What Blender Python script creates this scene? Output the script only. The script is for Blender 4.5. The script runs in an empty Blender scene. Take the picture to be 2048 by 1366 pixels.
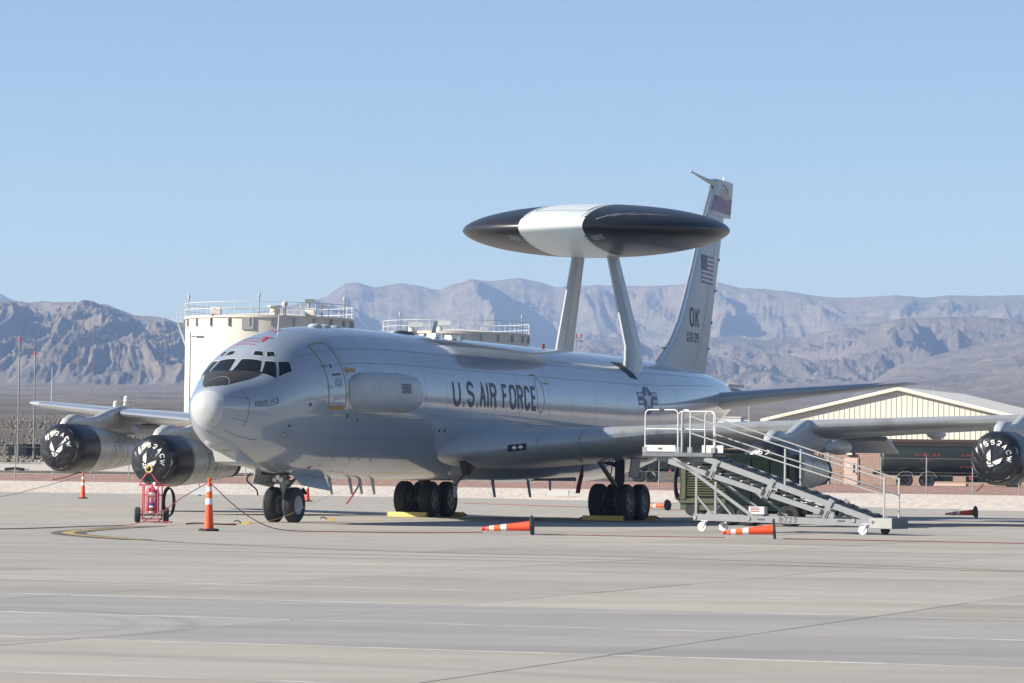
import bpy, math, random
import numpy as np
from mathutils import Vector, Matrix
random.seed(7); np.random.seed(7)
sc = bpy.context.scene
R = math.radians

# ------------------------------------------------------------------ camera
cam_d = bpy.data.cameras.new('camera'); cam = bpy.data.objects.new('camera', cam_d)
sc.collection.objects.link(cam); sc.camera = cam
cam_d.sensor_width = 36; cam_d.lens = 124.49; cam_d.clip_start = 0.5; cam_d.clip_end = 40000
cam.matrix_world = (Matrix.Translation((0, 0, 1.403)) @ Matrix.Rotation(R(90 + 2.155), 4, 'X') @ Matrix.Rotation(R(0.784), 4, 'Z'))

# ------------------------------------------------------------------ sky, sun, exposure
SUN_EL, SUN_AZ = 27.0, 77.0       # azimuth: degrees to the left of the direction from the scene to the camera
sx, sy = -math.sin(R(SUN_AZ)), -math.cos(R(SUN_AZ))
sdir = Vector((sx * math.cos(R(SUN_EL)), sy * math.cos(R(SUN_EL)), math.sin(R(SUN_EL))))
w = bpy.data.worlds.new('World'); sc.world = w; w.use_nodes = True
nt = w.node_tree; bg = nt.nodes['Background']
sky = nt.nodes.new('ShaderNodeTexSky'); sky.sky_type = 'NISHITA'; sky.sun_disc = False
sky.sun_elevation = R(SUN_EL); sky.sun_rotation = math.atan2(sx, sy)
sky.altitude = 2000; sky.air_density = 0.7; sky.dust_density = 0.1; sky.ozone_density = 1.0
nt.links.new(sky.outputs[0], bg.inputs[0]); bg.inputs[1].default_value = 0.079
sl = bpy.data.lights.new('sun', 'SUN'); sl.energy = 5.0; sl.angle = R(0.53); sl.color = (1.0, 0.94, 0.85)
so = bpy.data.objects.new('sun', sl); sc.collection.objects.link(so)
so.rotation_euler = sdir.to_track_quat('Z', 'Y').to_euler(); so.location = (-60, -20, 60)
sc.view_settings.view_transform = 'Standard'; sc.view_settings.look = 'None'
sc.view_settings.gamma = 1.0; sc.view_settings.use_curve_mapping = False
sc.view_settings.exposure = 1.0
sc.cycles.max_bounces = 8; sc.cycles.volume_bounces = 0

# ------------------------------------------------------------------ materials
def mat(name, col, rough=0.6, metal=0.0, var=0.0, vscale=3.0, bump=0.0, bscale=20.0, coat=0.0, spec=0.5,
        col2=None, c2scale=1.0, c2lo=0.5, c2hi=0.65, stretch=None, ior=1.45, coatr=0.05, emit=None):
    m = bpy.data.materials.new(name); m.use_nodes = True
    n = m.node_tree.nodes; l = m.node_tree.links; b = n['Principled BSDF']
    b.inputs['Roughness'].default_value = rough; b.inputs['Metallic'].default_value = metal
    b.inputs['Specular IOR Level'].default_value = spec; b.inputs['IOR'].default_value = ior
    b.inputs['Coat IOR'].default_value = 1.75 if coat >= .8 else 1.5
    b.inputs['Coat Weight'].default_value = coat; b.inputs['Coat Roughness'].default_value = coatr
    tc = n.new('ShaderNodeTexCoord'); mp = n.new('ShaderNodeMapping')
    l.new(tc.outputs['Object'], mp.inputs[0])
    if stretch: mp.inputs['Scale'].default_value = stretch
    rgb = n.new('ShaderNodeRGB'); rgb.outputs[0].default_value = (*col, 1); out = rgb.outputs[0]
    if col2 is not None:
        t = n.new('ShaderNodeTexNoise'); t.inputs['Scale'].default_value = c2scale; t.inputs['Detail'].default_value = 6
        t.inputs['Roughness'].default_value = 0.65
        r = n.new('ShaderNodeMapRange'); r.inputs[1].default_value = c2lo; r.inputs[2].default_value = c2hi
        mx = n.new('ShaderNodeMix'); mx.data_type = 'RGBA'; mx.inputs[7].default_value = (*col2, 1)
        l.new(mp.outputs[0], t.inputs[0]); l.new(t.outputs[0], r.inputs[0]); l.new(r.outputs[0], mx.inputs[0])
        l.new(out, mx.inputs[6]); out = mx.outputs[2]
    if var > 0:
        t = n.new('ShaderNodeTexNoise'); t.inputs['Scale'].default_value = vscale; t.inputs['Detail'].default_value = 8
        t.inputs['Roughness'].default_value = 0.7
        r = n.new('ShaderNodeMapRange'); r.inputs[1].default_value = 0.25; r.inputs[2].default_value = 0.75
        r.inputs[3].default_value = 1 - var; r.inputs[4].default_value = 1 + var
        mx = n.new('ShaderNodeVectorMath'); mx.operation = 'SCALE'
        l.new(mp.outputs[0], t.inputs[0]); l.new(t.outputs[0], r.inputs[0]); l.new(out, mx.inputs[0]); l.new(r.outputs[0], mx.inputs['Scale'])
        out = mx.outputs[0]
    l.new(out, b.inputs['Base Color'])
    if bump > 0:
        t = n.new('ShaderNodeTexNoise'); t.inputs['Scale'].default_value = bscale; t.inputs['Detail'].default_value = 5
        bp = n.new('ShaderNodeBump'); bp.inputs['Strength'].default_value = 1.0; bp.inputs['Distance'].default_value = bump
        l.new(mp.outputs[0], t.inputs[0]); l.new(t.outputs[0], bp.inputs['Height']); l.new(bp.outputs[0], b.inputs['Normal'])
    if emit:
        b.inputs['Emission Color'].default_value = (*emit[0], 1); b.inputs['Emission Strength'].default_value = emit[1]
    return m

# ------------------------------------------------------------------ mesh builder
class MB:
    def __init__(s): s.v = []; s.f = []; s.uv = None
    def add(s, vs, fs):
        k = len(s.v); s.v += [tuple(x) for x in vs]; s.f += [tuple(i + k for i in f) for f in fs]; return s
    def box(s, c, d, rot=None):
        hx, hy, hz = d[0] / 2, d[1] / 2, d[2] / 2
        vs = [Vector((x, y, z)) for x in (-hx, hx) for y in (-hy, hy) for z in (-hz, hz)]
        if rot is not None: vs = [rot @ v for v in vs]
        vs = [v + Vector(c) for v in vs]
        return s.add(vs, [(0, 1, 3, 2), (4, 6, 7, 5), (0, 4, 5, 1), (2, 3, 7, 6), (0, 2, 6, 4), (1, 5, 7, 3)])
    def beam(s, p0, p1, wd, ht, up=(0, 0, 1)):
        p0, p1 = Vector(p0), Vector(p1); d = (p1 - p0); L = d.length; d.normalize()
        sd = d.cross(Vector(up))
        if sd.length < 1e-4: sd = Vector((1, 0, 0))
        sd.normalize(); u = sd.cross(d)
        vs = []
        for p in (p0, p1):
            for a, b in ((-1, -1), (1, -1), (1, 1), (-1, 1)): vs.append(p + sd * a * wd / 2 + u * b * ht / 2)
        return s.add(vs, [(3, 2, 1, 0), (4, 5, 6, 7), (0, 1, 5, 4), (1, 2, 6, 5), (2, 3, 7, 6), (3, 0, 4, 7)])
    def tube(s, pts, r, n=8, caps=True):
        pts = [Vector(p) for p in pts]; rr = r if isinstance(r, (list, tuple)) else [r] * len(pts)
        vs = []; fs = []; pv = None
        for i, p in enumerate(pts):
            d = (pts[min(i + 1, len(pts) - 1)] - pts[max(i - 1, 0)]).normalized()
            if pv is None:
                a = Vector((0, 0, 1)) if abs(d.z) < 0.9 else Vector((1, 0, 0)); u = d.cross(a).normalized()
            else:
                u = (pv - d * pv.dot(d)).normalized()
            pv = u; q = d.cross(u)
            for k in range(n):
                t = 2 * math.pi * k / n; vs.append(p + (u * math.cos(t) + q * math.sin(t)) * rr[i])
        for i in range(len(pts) - 1):
            for k in range(n):
                fs.append((i * n + k, i * n + (k + 1) % n, (i + 1) * n + (k + 1) % n, (i + 1) * n + k))
        if caps: fs.append(tuple(range(n))[::-1]); fs.append(tuple((len(pts) - 1) * n + k for k in range(n)))
        return s.add(vs, fs)
    def lathe(s, prof, o, axis, n=32, caps=True, arc=None):     # prof: (distance along axis, radius)
        o = Vector(o); ax = Vector(axis).normalized(); a = Vector((0, 0, 1)) if abs(ax.z) < 0.9 else Vector((0, 1, 0))
        u = ax.cross(a).normalized(); q = ax.cross(u); vs = []; fs = []
        for t, r in prof:
            for k in range(n):
                th = 2 * math.pi * k / n; vs.append(o + ax * t + (u * math.cos(th) + q * math.sin(th)) * r)
        for i in range(len(prof) - 1):
            for k in range(n):
                fs.append((i * n + k, i * n + (k + 1) % n, (i + 1) * n + (k + 1) % n, (i + 1) * n + k))
        if caps: fs.append(tuple(range(n))[::-1]); fs.append(tuple((len(prof) - 1) * n + k for k in range(n)))
        return s.add(vs, fs)
    def loft(s, rings, closed=True, caps=True):
        n = len(rings[0]); vs = [p for r in rings for p in r]; fs = []
        for i in range(len(rings) - 1):
            for k in range(n if closed else n - 1):
                fs.append((i * n + k, i * n + (k + 1) % n, (i + 1) * n + (k + 1) % n, (i + 1) * n + k))
        if caps and closed: fs.append(tuple(range(n))[::-1]); fs.append(tuple((len(rings) - 1) * n + k for k in range(n)))
        return s.add(vs, fs)
    def grid(s, fn, nu, nv):
        vs = [fn(i / nu, j / nv) for i in range(nu + 1) for j in range(nv + 1)]
        fs = [(i * (nv + 1) + j, i * (nv + 1) + j + 1, (i + 1) * (nv + 1) + j + 1, (i + 1) * (nv + 1) + j) for i in range(nu) for j in range(nv)]
        return s.add(vs, fs)
    def sphere(s, c, r, nu=10, nv=14):
        rx, ry, rz = r if isinstance(r, (tuple, list)) else (r, r, r)
        return s.add([(c[0] + rx * math.sin(math.pi * i / nu) * math.cos(2 * math.pi * j / nv), c[1] + ry * math.sin(math.pi * i / nu) * math.sin(2 * math.pi * j / nv), c[2] + rz * math.cos(math.pi * i / nu)) for i in range(nu + 1) for j in range(nv)],
                     [(i * nv + j, (i + 1) * nv + j, (i + 1) * nv + (j + 1) % nv, i * nv + (j + 1) % nv) for i in range(nu) for j in range(nv)])
    def build(s, name, m, parent=None, smooth=False, angle=35, kind=None):
        me = bpy.data.meshes.new(name); me.from_pydata([tuple(v) for v in s.v], [], s.f)
        me.materials.append(m); me.validate(clean_customdata=False)
        if smooth:
            me.polygons.foreach_set('use_smooth', [True] * len(me.polygons)); me.set_sharp_from_angle(angle=R(angle))
        me.update()
        o = bpy.data.objects.new(name, me); sc.collection.objects.link(o); o.parent = parent
        if kind: o['kind'] = kind
        return o

def tag(o, label=None, cat=None, group=None, kind=None):
    if label: o['label'] = label
    if cat: o['category'] = cat
    if group: o['group'] = group
    if kind: o['kind'] = kind
    return o
def root(name, label, cat, loc=(0, 0, 0), rz=0.0, group=None):
    o = bpy.data.objects.new(name, None); sc.collection.objects.link(o); o.location = loc; o.rotation_euler = (0, 0, rz)
    o.empty_display_size = 0.3
    return tag(o, label, cat, group)
def copy_tree(o, parent=None):
    c = o.copy(); sc.collection.objects.link(c); c.parent = parent
    for ch in list(o.children): copy_tree(ch, c)
    return c

# ------------------------------------------------------------------ stroke lettering
G = {
 'U': [[(0,1),(0,.22),(.12,.06),(.35,0),(.65,0),(.88,.06),(1,.22),(1,1)]],
 'S': [[(1,.8),(.88,.94),(.65,1),(.35,1),(.12,.94),(0,.8),(0,.65),(.15,.54),(.85,.46),(1,.35),(1,.2),(.88,.06),(.65,0),(.35,0),(.12,.06),(0,.2)]],
 '.': [[(.35,.0),(.65,.0)]],
 'A': [[(0,-.06),(.5,1),(1,-.06)],[(.2,.33),(.8,.33)]],
 'I': [[(.5,-.06),(.5,1.06)]],
 'R': [[(0,-.06),(0,1),(.7,1),(.95,.9),(1,.75),(.95,.58),(.7,.5),(0,.5)],[(.55,.5),(1,-.06)]],
 'F': [[(0,-.06),(0,1),(1,1)],[(0,.52),(.8,.52)]],
 'O': [[(.35,0),(.12,.06),(0,.22),(0,.78),(.12,.94),(.35,1),(.65,1),(.88,.94),(1,.78),(1,.22),(.88,.06),(.65,0),(.35,0)]],
 'C': [[(1,.76),(.88,.94),(.65,1),(.35,1),(.12,.94),(0,.78),(0,.22),(.12,.06),(.35,0),(.65,0),(.88,.06),(1,.24)]],
 'E': [[(1,1),(0,1),(0,0),(1,0)],[(0,.52),(.8,.52)]],
 'K': [[(0,-.06),(0,1.06)],[(1,1.04),(0,.4)],[(.3,.58),(1,-.04)]],
 'W': [[(0,1.06),(.25,0),(.5,.85),(.75,0),(1,1.06)]],
 'B': [[(0,0),(0,1),(.7,1),(.95,.9),(.95,.62),(.7,.52),(0,.52)],[(.7,.52),(1,.4),(1,.1),(.7,0),(0,0)]],
 'T': [[(0,1),(1,1)],[(.5,1),(.5,-.06)]],
 'L': [[(0,1.06),(0,0),(1,0)]],
 'M': [[(0,-.06),(0,1),(.5,.3),(1,1),(1,-.06)]],
 'J': [[(1,1.06),(1,.2),(.8,0),(.2,0),(0,.2)]],
 'P': [[(0,-.06),(0,1),(.8,1),(1,.85),(1,.6),(.8,.45),(0,.45)]],
 'N': [[(0,-.06),(0,1),(1,0),(1,1.06)]],
 'G': [[(1,.8),(.75,1),(.25,1),(0,.75),(0,.25),(.25,0),(.75,0),(1,.25),(1,.5),(.6,.5)]],
 '-': [[(.1,.5),(.9,.5)]], '/': [[(0,-.06),(1,1.06)]], ' ': [],
 '0': [[(.35,0),(.12,.06),(0,.22),(0,.78),(.12,.94),(.35,1),(.65,1),(.88,.94),(1,.78),(1,.22),(.88,.06),(.65,0),(.35,0)]],
 '1': [[(.2,.82),(.5,1),(.5,-.06)]],
 '2': [[(0,.78),(.15,.95),(.4,1),(.65,1),(.9,.93),(1,.75),(.95,.58),(0,0),(1,0)]],
 '3': [[(0,.85),(.3,1),(.7,1),(1,.85),(1,.62),(.7,.52),(.4,.52)],[(.7,.52),(1,.4),(1,.15),(.7,0),(.3,0),(0,.15)]],
 '4': [[(.75,-.06),(.75,1),(0,.3),(1,.3)]],
 '5': [[(.95,1),(.08,1),(.05,.55),(.6,.6),(.92,.48),(1,.3),(.9,.08),(.6,0),(.3,0),(0,.12)]],
 '7': [[(0,1),(1,1),(.35,-.06)]],
 '8': [[(.3,.52),(0,.7),(.05,.9),(.3,1),(.7,1),(.95,.9),(1,.7),(.7,.52),(.3,.52),(0,.35),(0,.12),(.3,0),(.7,0),(1,.12),(1,.35),(.7,.52)]],
 '9': [[(1,.6),(.7,.45),(.3,.45),(0,.6),(0,.85),(.3,1),(.7,1),(1,.85),(1,.2),(.7,0),(.2,0)]],
}
def ribbon(mb, pts, sw, fmap, step=0.1):
    P = [Vector((x, y, 0)) for x, y in pts]; Q = [P[0]]
    for a, b in zip(P[:-1], P[1:]):
        k = max(1, int((b - a).length / step))
        for i in range(1, k + 1): Q.append(a.lerp(b, i / k))
    L = []; Rr = []
    for i, p in enumerate(Q):
        d0 = (p - Q[i - 1]).normalized() if i else (Q[1] - p).normalized()
        d1 = (Q[i + 1] - p).normalized() if i < len(Q) - 1 else d0
        n0 = Vector((-d0.y, d0.x, 0)); n1 = Vector((-d1.y, d1.x, 0)); m = n0 + n1
        if m.length < .3: m = n0
        m.normalize(); k = 1 / max(.5, m.dot(n0))
        L.append(p + m * sw / 2 * k); Rr.append(p - m * sw / 2 * k)
    vs = [fmap(q.x, q.y) for q in L] + [fmap(q.x, q.y) for q in Rr]; n = len(Q)
    mb.add(vs, [(i, i + 1, n + i + 1, n + i) for i in range(n - 1)])
def letters(mb, text, h, cw, sw, gap, fmap, step=0.1, widths=None):
    x = 0
    for ch in text:
        wd = cw * (.45 if ch in '.I1' else (1.35 if ch in 'WM' else (.6 if ch == ' ' else 1)))
        for st in G[ch]:
            ribbon(mb, [(x + sw / 2 + px_ * (wd - sw), sw / 2 + py_ * (h - sw)) for px_, py_ in st], sw, fmap, step)
        x += wd + gap
    return x
def disc(mb, fmap, cx, cy, r, n=24, m=3, a0=0):
    vs = [fmap(cx, cy)]
    for j in range(1, m + 1):
        for k in range(n):
            t = a0 + 2 * math.pi * k / n; vs.append(fmap(cx + r * j / m * math.cos(t), cy + r * j / m * math.sin(t)))
    fs = [(0, 1 + k, 1 + (k + 1) % n) for k in range(n)]
    for j in range(m - 1):
        for k in range(n): fs.append((1 + j * n + k, 1 + (j + 1) * n + k, 1 + (j + 1) * n + (k + 1) % n, 1 + j * n + (k + 1) % n))
    mb.add(vs, fs)
def star(mb, fmap, cx, cy, r, m=3):
    pts = []
    for k in range(10):
        t = math.pi / 2 + k * math.pi / 5; q = r if k % 2 == 0 else r * .382; pts.append((q * math.cos(t), q * math.sin(t)))
    vs = [fmap(cx, cy)]
    for j in range(1, m + 1): vs += [fmap(cx + x * j / m, cy + y * j / m) for x, y in pts]
    n = 10; fs = [(0, 1 + k, 1 + (k + 1) % n) for k in range(n)]
    for j in range(m - 1):
        for k in range(n): fs.append((1 + j * n + k, 1 + (j + 1) * n + k, 1 + (j + 1) * n + (k + 1) % n, 1 + j * n + (k + 1) % n))
    mb.add(vs, fs)
def rect(mb, fmap, x0, y0, x1, y1, nx=4, ny=4):
    mb.grid(lambda u, v: fmap(x0 + (x1 - x0) * u, y0 + (y1 - y0) * v), nx, ny)

# ------------------------------------------------------------------ materials used
M = dict(
 skin=mat('aircraft_grey_gloss_paint', (.285, .33, .39), .28, 0, .05, 1.2, 0.0006, 6, coat=1.0, coatr=.06, col2=(.25, .29, .345), c2scale=.9, c2lo=.42, c2hi=.7, stretch=(.35, 1, 1)),
 skin2=mat('aircraft_grey_paint', (.35, .38, .405), .38, 0, .07, 1.5, coat=.25, coatr=.2),
 radome=mat('radome_white_gloss', (.41, .43, .445), .25, 0, .02, 2, coat=.6),
 chin=mat('chin_white_panel', (.48, .47, .45), .45, 0, .04, 9),
 alu=mat('bare_aluminium', (.66, .67, .68), .30, .85, .06, 2.5, 0.0008, 9),
 alu2=mat('dull_nacelle_aluminium', (.52, .52, .50), .36, .35, .10, 2.2, 0.001, 7, col2=(.40, .39, .36), c2scale=1.6),
 antiglare=mat('antiglare_black', (.03, .03, .032), .6),
 dome_black=mat('rotodome_black', (.012, .013, .016), .42, 0, .2, 1.5, 0.0008, 5, coat=.25, coatr=.22),
 dome_white=mat('rotodome_light_panel', (.62, .66, .66), .38, 0, .05, 1.4, coat=.2),
 line=mat('panel_line_dark', (.06, .06, .07), .7),
 mark=mat('marking_dark_grey', (.075, .075, .085), .55),
 markl=mat('marking_light', (.55, .56, .60), .5),
 blue=mat('marking_blue_grey', (.09, .11, .20), .5),
 maroon=mat('fin_stripe_maroon', (.22, .13, .19), .5, 0, .2, 2, col2=(.24, .21, .32), c2scale=1.2, c2lo=.45, c2hi=.6),
 flagred=mat('flag_stripe_grey_red', (.20, .16, .24), .5),
 gold=mat('exit_marking_gold', (.36, .23, .06), .55),
 red=mat('red_marking', (.35, .03, .04), .6),
 glass=mat('cockpit_glass', (.010, .013, .015), .08, 0, 0, spec=.5),
 frame=mat('window_frame_grey', (.42, .43, .44), .5),
 cover=mat('black_cover_fabric', (.014, .015, .018), .30, 0, .25, 6, 0.010, 5.0, spec=.7, stretch=(1, 1, 1)),
 coverw=mat('white_cover_print', (.72, .72, .70), .5, 0, .05, 9),
 tyre=mat('tyre_rubber', (.035, .035, .037), .75, 0, .25, 8, 0.002, 60),
 hub=mat('wheel_hub_grey', (.42, .43, .46), .45, .3, .1, 9),
 gear=mat('landing_gear_metal', (.25, .25, .24), .45, .4, .25, 9),
 geard=mat('landing_gear_dark', (.06, .06, .06), .55, .3, .3, 12),
 yellow=mat('chock_yellow', (.72, .55, .16), .6, 0, .12, 5, col2=(.40, .30, .10), c2scale=4, c2lo=.62, c2hi=.72),
 orange=mat('cone_orange', (.80, .09, .03), .5, 0, .08, 8),
 orange2=mat('cone_orange_reflective', (.88, .16, .03), .4, 0, .05, 8),
 edgewhite=mat('caster_white', (.6, .6, .58), .5),
 whiteband=mat('cone_white_reflective', (.78, .78, .78), .4, 0, .06, 12),
 rubber=mat('black_rubber_base', (.025, .025, .025), .7, 0, .3, 10, .003, 20),
 rope=mat('red_rope', (.16, .03, .03), .8, 0, .3, 20),
 extred=mat('extinguisher_red_faded', (.50, .07, .10), .5, 0, .12, 6),
 white=mat('white_paint', (.78, .78, .76), .5, 0, .03, 5),
 cream=mat('tank_cream_paint', (.66, .61, .525), .6, 0, .05, .25, col2=(.57, .53, .46), c2scale=.3, stretch=(1, 1, .25)),
 railg=mat('rail_grey', (.30, .31, .315), .5),
 railw=mat('rail_white', (.55, .56, .56), .5),
 stair=mat('stair_grey_paint', (.235, .245, .255), .4, .1, .10, 5),
 stairw=mat('stair_white_panel', (.50, .51, .51), .5, 0, .05, 5),
 tread=mat('stair_tread_dark', (.12, .13, .15), .55, .4, .2, 8),
 olive=mat('olive_green_paint', (.09, .105, .06), .6, 0, .2, 4, 0.001, 20),
 dkgreen=mat('dark_green_paint', (.010, .017, .014), .8, 0, .2, 3, spec=.2),
 tankg=mat('tanker_green_paint', (.020, .027, .023), .5, 0, .12, 1.5),
 redtext=mat('tanker_red_lettering', (.45, .05, .03), .6),
 steel=mat('galvanised_steel', (.34, .34, .33), .5, .5, .1, 6),
 polew=mat('pole_grey', (.22, .22, .22), .6, .2, .1, 3),
 brown=mat('dark_brown_metal', (.045, .022, .015), .6),
 maroonroof=mat('maroon_roof', (.16, .035, .025), .6, 0, .1, 2),
 door=mat('pink_beige_door', (.55, .40, .34), .6),
 siding=mat('cream_metal_siding', (.68, .63, .54), .5, 0, .03, .6),
 roof=mat('cream_metal_roof', (.84, .78, .68), .45, 0, .03, .4),
 bldw=mat('white_building', (.72, .72, .70), .7, 0, .03, .5),
 dark=mat('dark_opening', (.02, .02, .02), .8),
 silver=mat('lamp_glass', (.6, .6, .6), .15, .6),
 stain=mat('tyre_mark', (.20, .18, .16), .9),
 lineold=mat('worn_line_brown', (.21, .165, .11), .8, 0, .3, 3, col2=(.33, .30, .26), c2scale=1.1, c2lo=.45, c2hi=.62),
 seam=mat('skin_seam', (.19, .21, .225), .4),
 lineyel=mat('taxi_line_yellow', (.42, .29, .09), .8, 0, .25, 4, col2=(.35, .30, .25), c2scale=2.0),
 lineblk=mat('taxi_line_black_border', (.09, .085, .08), .8, 0, .2, 5, col2=(.30, .28, .26), c2scale=1.5, c2lo=.5, c2hi=.7),
)

# ================================================================== SETTING
# numpy noise
def _h(ix, iy, seed):
    n = (ix.astype(np.int64) * 374761393 + iy.astype(np.int64) * 668265263 + seed * 982451653) & 0x7fffffff
    n = ((n ^ (n >> 13)) * 1274126177) & 0x7fffffff
    return ((n ^ (n >> 16)) & 0xffff) / 65535.0
def vnoise(x, y, seed=0):
    ix, iy = np.floor(x), np.floor(y); fx, fy = x - ix, y - iy
    fx = fx * fx * fx * (fx * (fx * 6 - 15) + 10); fy = fy * fy * fy * (fy * (fy * 6 - 15) + 10)
    a, b, c, d = _h(ix, iy, seed), _h(ix + 1, iy, seed), _h(ix, iy + 1, seed), _h(ix + 1, iy + 1, seed)
    return (a * (1 - fx) + b * fx) * (1 - fy) + (c * (1 - fx) + d * fx) * fy
def fbm(x, y, o=5, seed=0, ridged=False, gain=.5):
    s = 0; am = 1; tot = 0
    for i in range(o):
        n = vnoise(x, y, seed + i * 17)
        if ridged: n = 1 - np.abs(2 * n - 1)
        s = s + am * n; tot += am; am *= gain
        x, y = x * 2.03 + 13.7, y * 2.03 - 7.1
    return s / tot
def grid_obj(name, X, Y, Z, m, kind='structure', smooth=True, parent=None):
    nr, nc = X.shape; co = np.stack([X, Y, Z], -1).reshape(-1, 3).astype(np.float32)
    i, j = np.meshgrid(np.arange(nr - 1), np.arange(nc - 1), indexing='ij')
    a = (i * nc + j).ravel(); q = np.stack([a, a + 1, a + nc + 1, a + nc], -1).astype(np.int32)
    me = bpy.data.meshes.new(name); me.vertices.add(len(co)); me.vertices.foreach_set('co', co.ravel())
    me.loops.add(q.size); me.loops.foreach_set('vertex_index', q.ravel())
    me.polygons.add(len(q)); me.polygons.foreach_set('loop_start', np.arange(len(q), dtype=np.int32) * 4)
    me.update(calc_edges=True)
    if smooth: me.polygons.foreach_set('use_smooth', np.ones(len(q), dtype=bool))
    me.materials.append(m); o = bpy.data.objects.new(name, me); sc.collection.objects.link(o)
    if kind: o['kind'] = kind
    o.parent = parent
    return o

# ---- concrete apron: joint bed + individual slabs (near) + joined slabs (far)
def slab_mat(tint=(1, 1, 1), nm='apron_concrete'):
    m = bpy.data.materials.new(nm); m.use_nodes = True
    n = m.node_tree.nodes; l = m.node_tree.links; b = n['Principled BSDF']; b.inputs['Roughness'].default_value = .82
    b.inputs['Specular IOR Level'].default_value = .3
    tc = n.new('ShaderNodeNewGeometry')
    def N(scale, st, det=6, ro=.6):
        mp = n.new('ShaderNodeMapping'); mp.inputs['Scale'].default_value = st; mp.inputs['Rotation'].default_value = (0, 0, R(20))
        t = n.new('ShaderNodeTexNoise'); t.inputs['Scale'].default_value = scale; t.inputs['Detail'].default_value = det; t.inputs['Roughness'].default_value = ro
        l.new(tc.outputs['Position'], mp.inputs[0]); l.new(mp.outputs[0], t.inputs[0]); return t.outputs[0]
    def MR(x, a, c, d, e):
        r = n.new('ShaderNodeMapRange'); r.inputs[1].default_value = a; r.inputs[2].default_value = c; r.inputs[3].default_value = d; r.inputs[4].default_value = e
        l.new(x, r.inputs[0]); return r.outputs[0]
    def MIX(f, c1, c2, bt='MIX'):
        x = n.new('ShaderNodeMix'); x.data_type = 'RGBA'; x.blend_type = bt
        l.new(f, x.inputs[0]) if not isinstance(f, float) else setattr(x.inputs[0], 'default_value', f)
        for k, c in ((6, c1), (7, c2)):
            if isinstance(c, tuple): x.inputs[k].default_value = (*c, 1)
            else: l.new(c, x.inputs[k])
        return x.outputs[2]
    oi = n.new('ShaderNodeObjectInfo')
    c = MIX(MR(N(.06, (1, 1, 1), 5), .38, .62, 0, 1), (.40, .375, .345), (.365, .36, .35))
    c = MIX(MR(N(.35, (.35, 1.3, 1), 7, .7), .42, .62, 0, .95), c, (.305, .29, .27))
    c = MIX(MR(N(.5, (.3, 1.6, 1), 5, .7), .55, .72, 0, .8), c, (.47, .425, .365))
    c = MIX(MR(N(1.6, (.22, 1.6, 1), 6, .8), .58, .76, 0, .5), c, (.20, .19, .18))
    c = MIX(MR(N(40, (1, 1, 1), 3, .7), .35, .7, 0, .35), c, (.30, .29, .275))
    c = MIX(1.0, c, tint, 'MULTIPLY')
    for (cx, cy, rad, wd_, am_) in ((-7.4, 31.9, 4.55, .20, .55), (-7.4, 31.9, 4.0, .16, .35), (-9.0, 12.0, 16.0, .35, .4)):     # worn tyre arcs
        ds = n.new('ShaderNodeVectorMath'); ds.operation = 'DISTANCE'; l.new(tc.outputs['Position'], ds.inputs[0]); ds.inputs[1].default_value = (cx, cy, 0)
        a1 = MR(ds.outputs['Value'], rad - wd_, rad, 0, am_); a2 = MR(ds.outputs['Value'], rad, rad + wd_, 1, 0)
        q = n.new('ShaderNodeMath'); q.operation = 'MULTIPLY'; l.new(a1, q.inputs[0]); l.new(a2, q.inputs[1])
        c = MIX(q.outputs[0], c, (.22, .21, .20))
    v = n.new('ShaderNodeVectorMath'); v.operation = 'SCALE'; l.new(c, v.inputs[0])
    l.new(MR(oi.outputs['Random'], 0, 1, .88, 1.06), v.inputs['Scale']); l.new(v.outputs[0], b.inputs['Base Color'])
    bp = n.new('ShaderNodeBump'); bp.inputs['Distance'].default_value = .004; l.new(N(30, (1, 1, 1), 5), bp.inputs['Height']); l.new(bp.outputs[0], b.inputs['Normal'])
    return m
M['slab'] = slab_mat((1.03, 1.0, .95)); M['slab_grey'] = slab_mat((.93, .945, .965), 'grey_apron_concrete')
M['joint'] = mat('joint_sealant', (.21, .20, .185), .9, 0, .3, 3)
# line of the apron's far edge, (x, y)
EDGE = [(-400, 205), (-29.5, 205), (-9.6, 209), (0, 207), (7.8, 195), (19.4, 178), (26, 168), (60, 150), (400, 110)]
def edge(x): return np.interp(x, [e[0] for e in EDGE], [e[1] for e in EDGE])
bed = MB(); xs = [e[0] for e in EDGE]
bed.add([(x, -250, -.03) for x in xs] + [(x, float(edge(x)) + .5, -.03) for x in xs], [(i, i + 1, len(xs) + i + 1, len(xs) + i) for i in range(len(xs) - 1)])
apron = bed.build('apron', M['joint'], kind='structure')
GA = R(19.0); gx = Vector((math.cos(GA), -math.sin(GA), 0)); gy = Vector((math.sin(GA), math.cos(GA), 0)); SL = 4.6; GOFF = (0.9, 26.6)
def slab_box(mb, i, j, gap=.010, n=SL):
    u0, v0 = GOFF[0] + i * n, GOFF[1] + j * n
    P = [gx * (u0 + (gap if k in (0, 3) else n - gap)) + gy * (v0 + (gap if k < 2 else n - gap)) for k in range(4)]
    dz = random.uniform(-.0015, .0015)
    vs = [(p.x, p.y, -.028) for p in P] + [(p.x, p.y, dz) for p in P]
    mb.add(vs, [(4, 5, 6, 7), (0, 4, 7, 3), (1, 2, 6, 5), (0, 1, 5, 4), (3, 7, 6, 2)])
far = MB(); cnt = 0; seal = MB()
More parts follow.
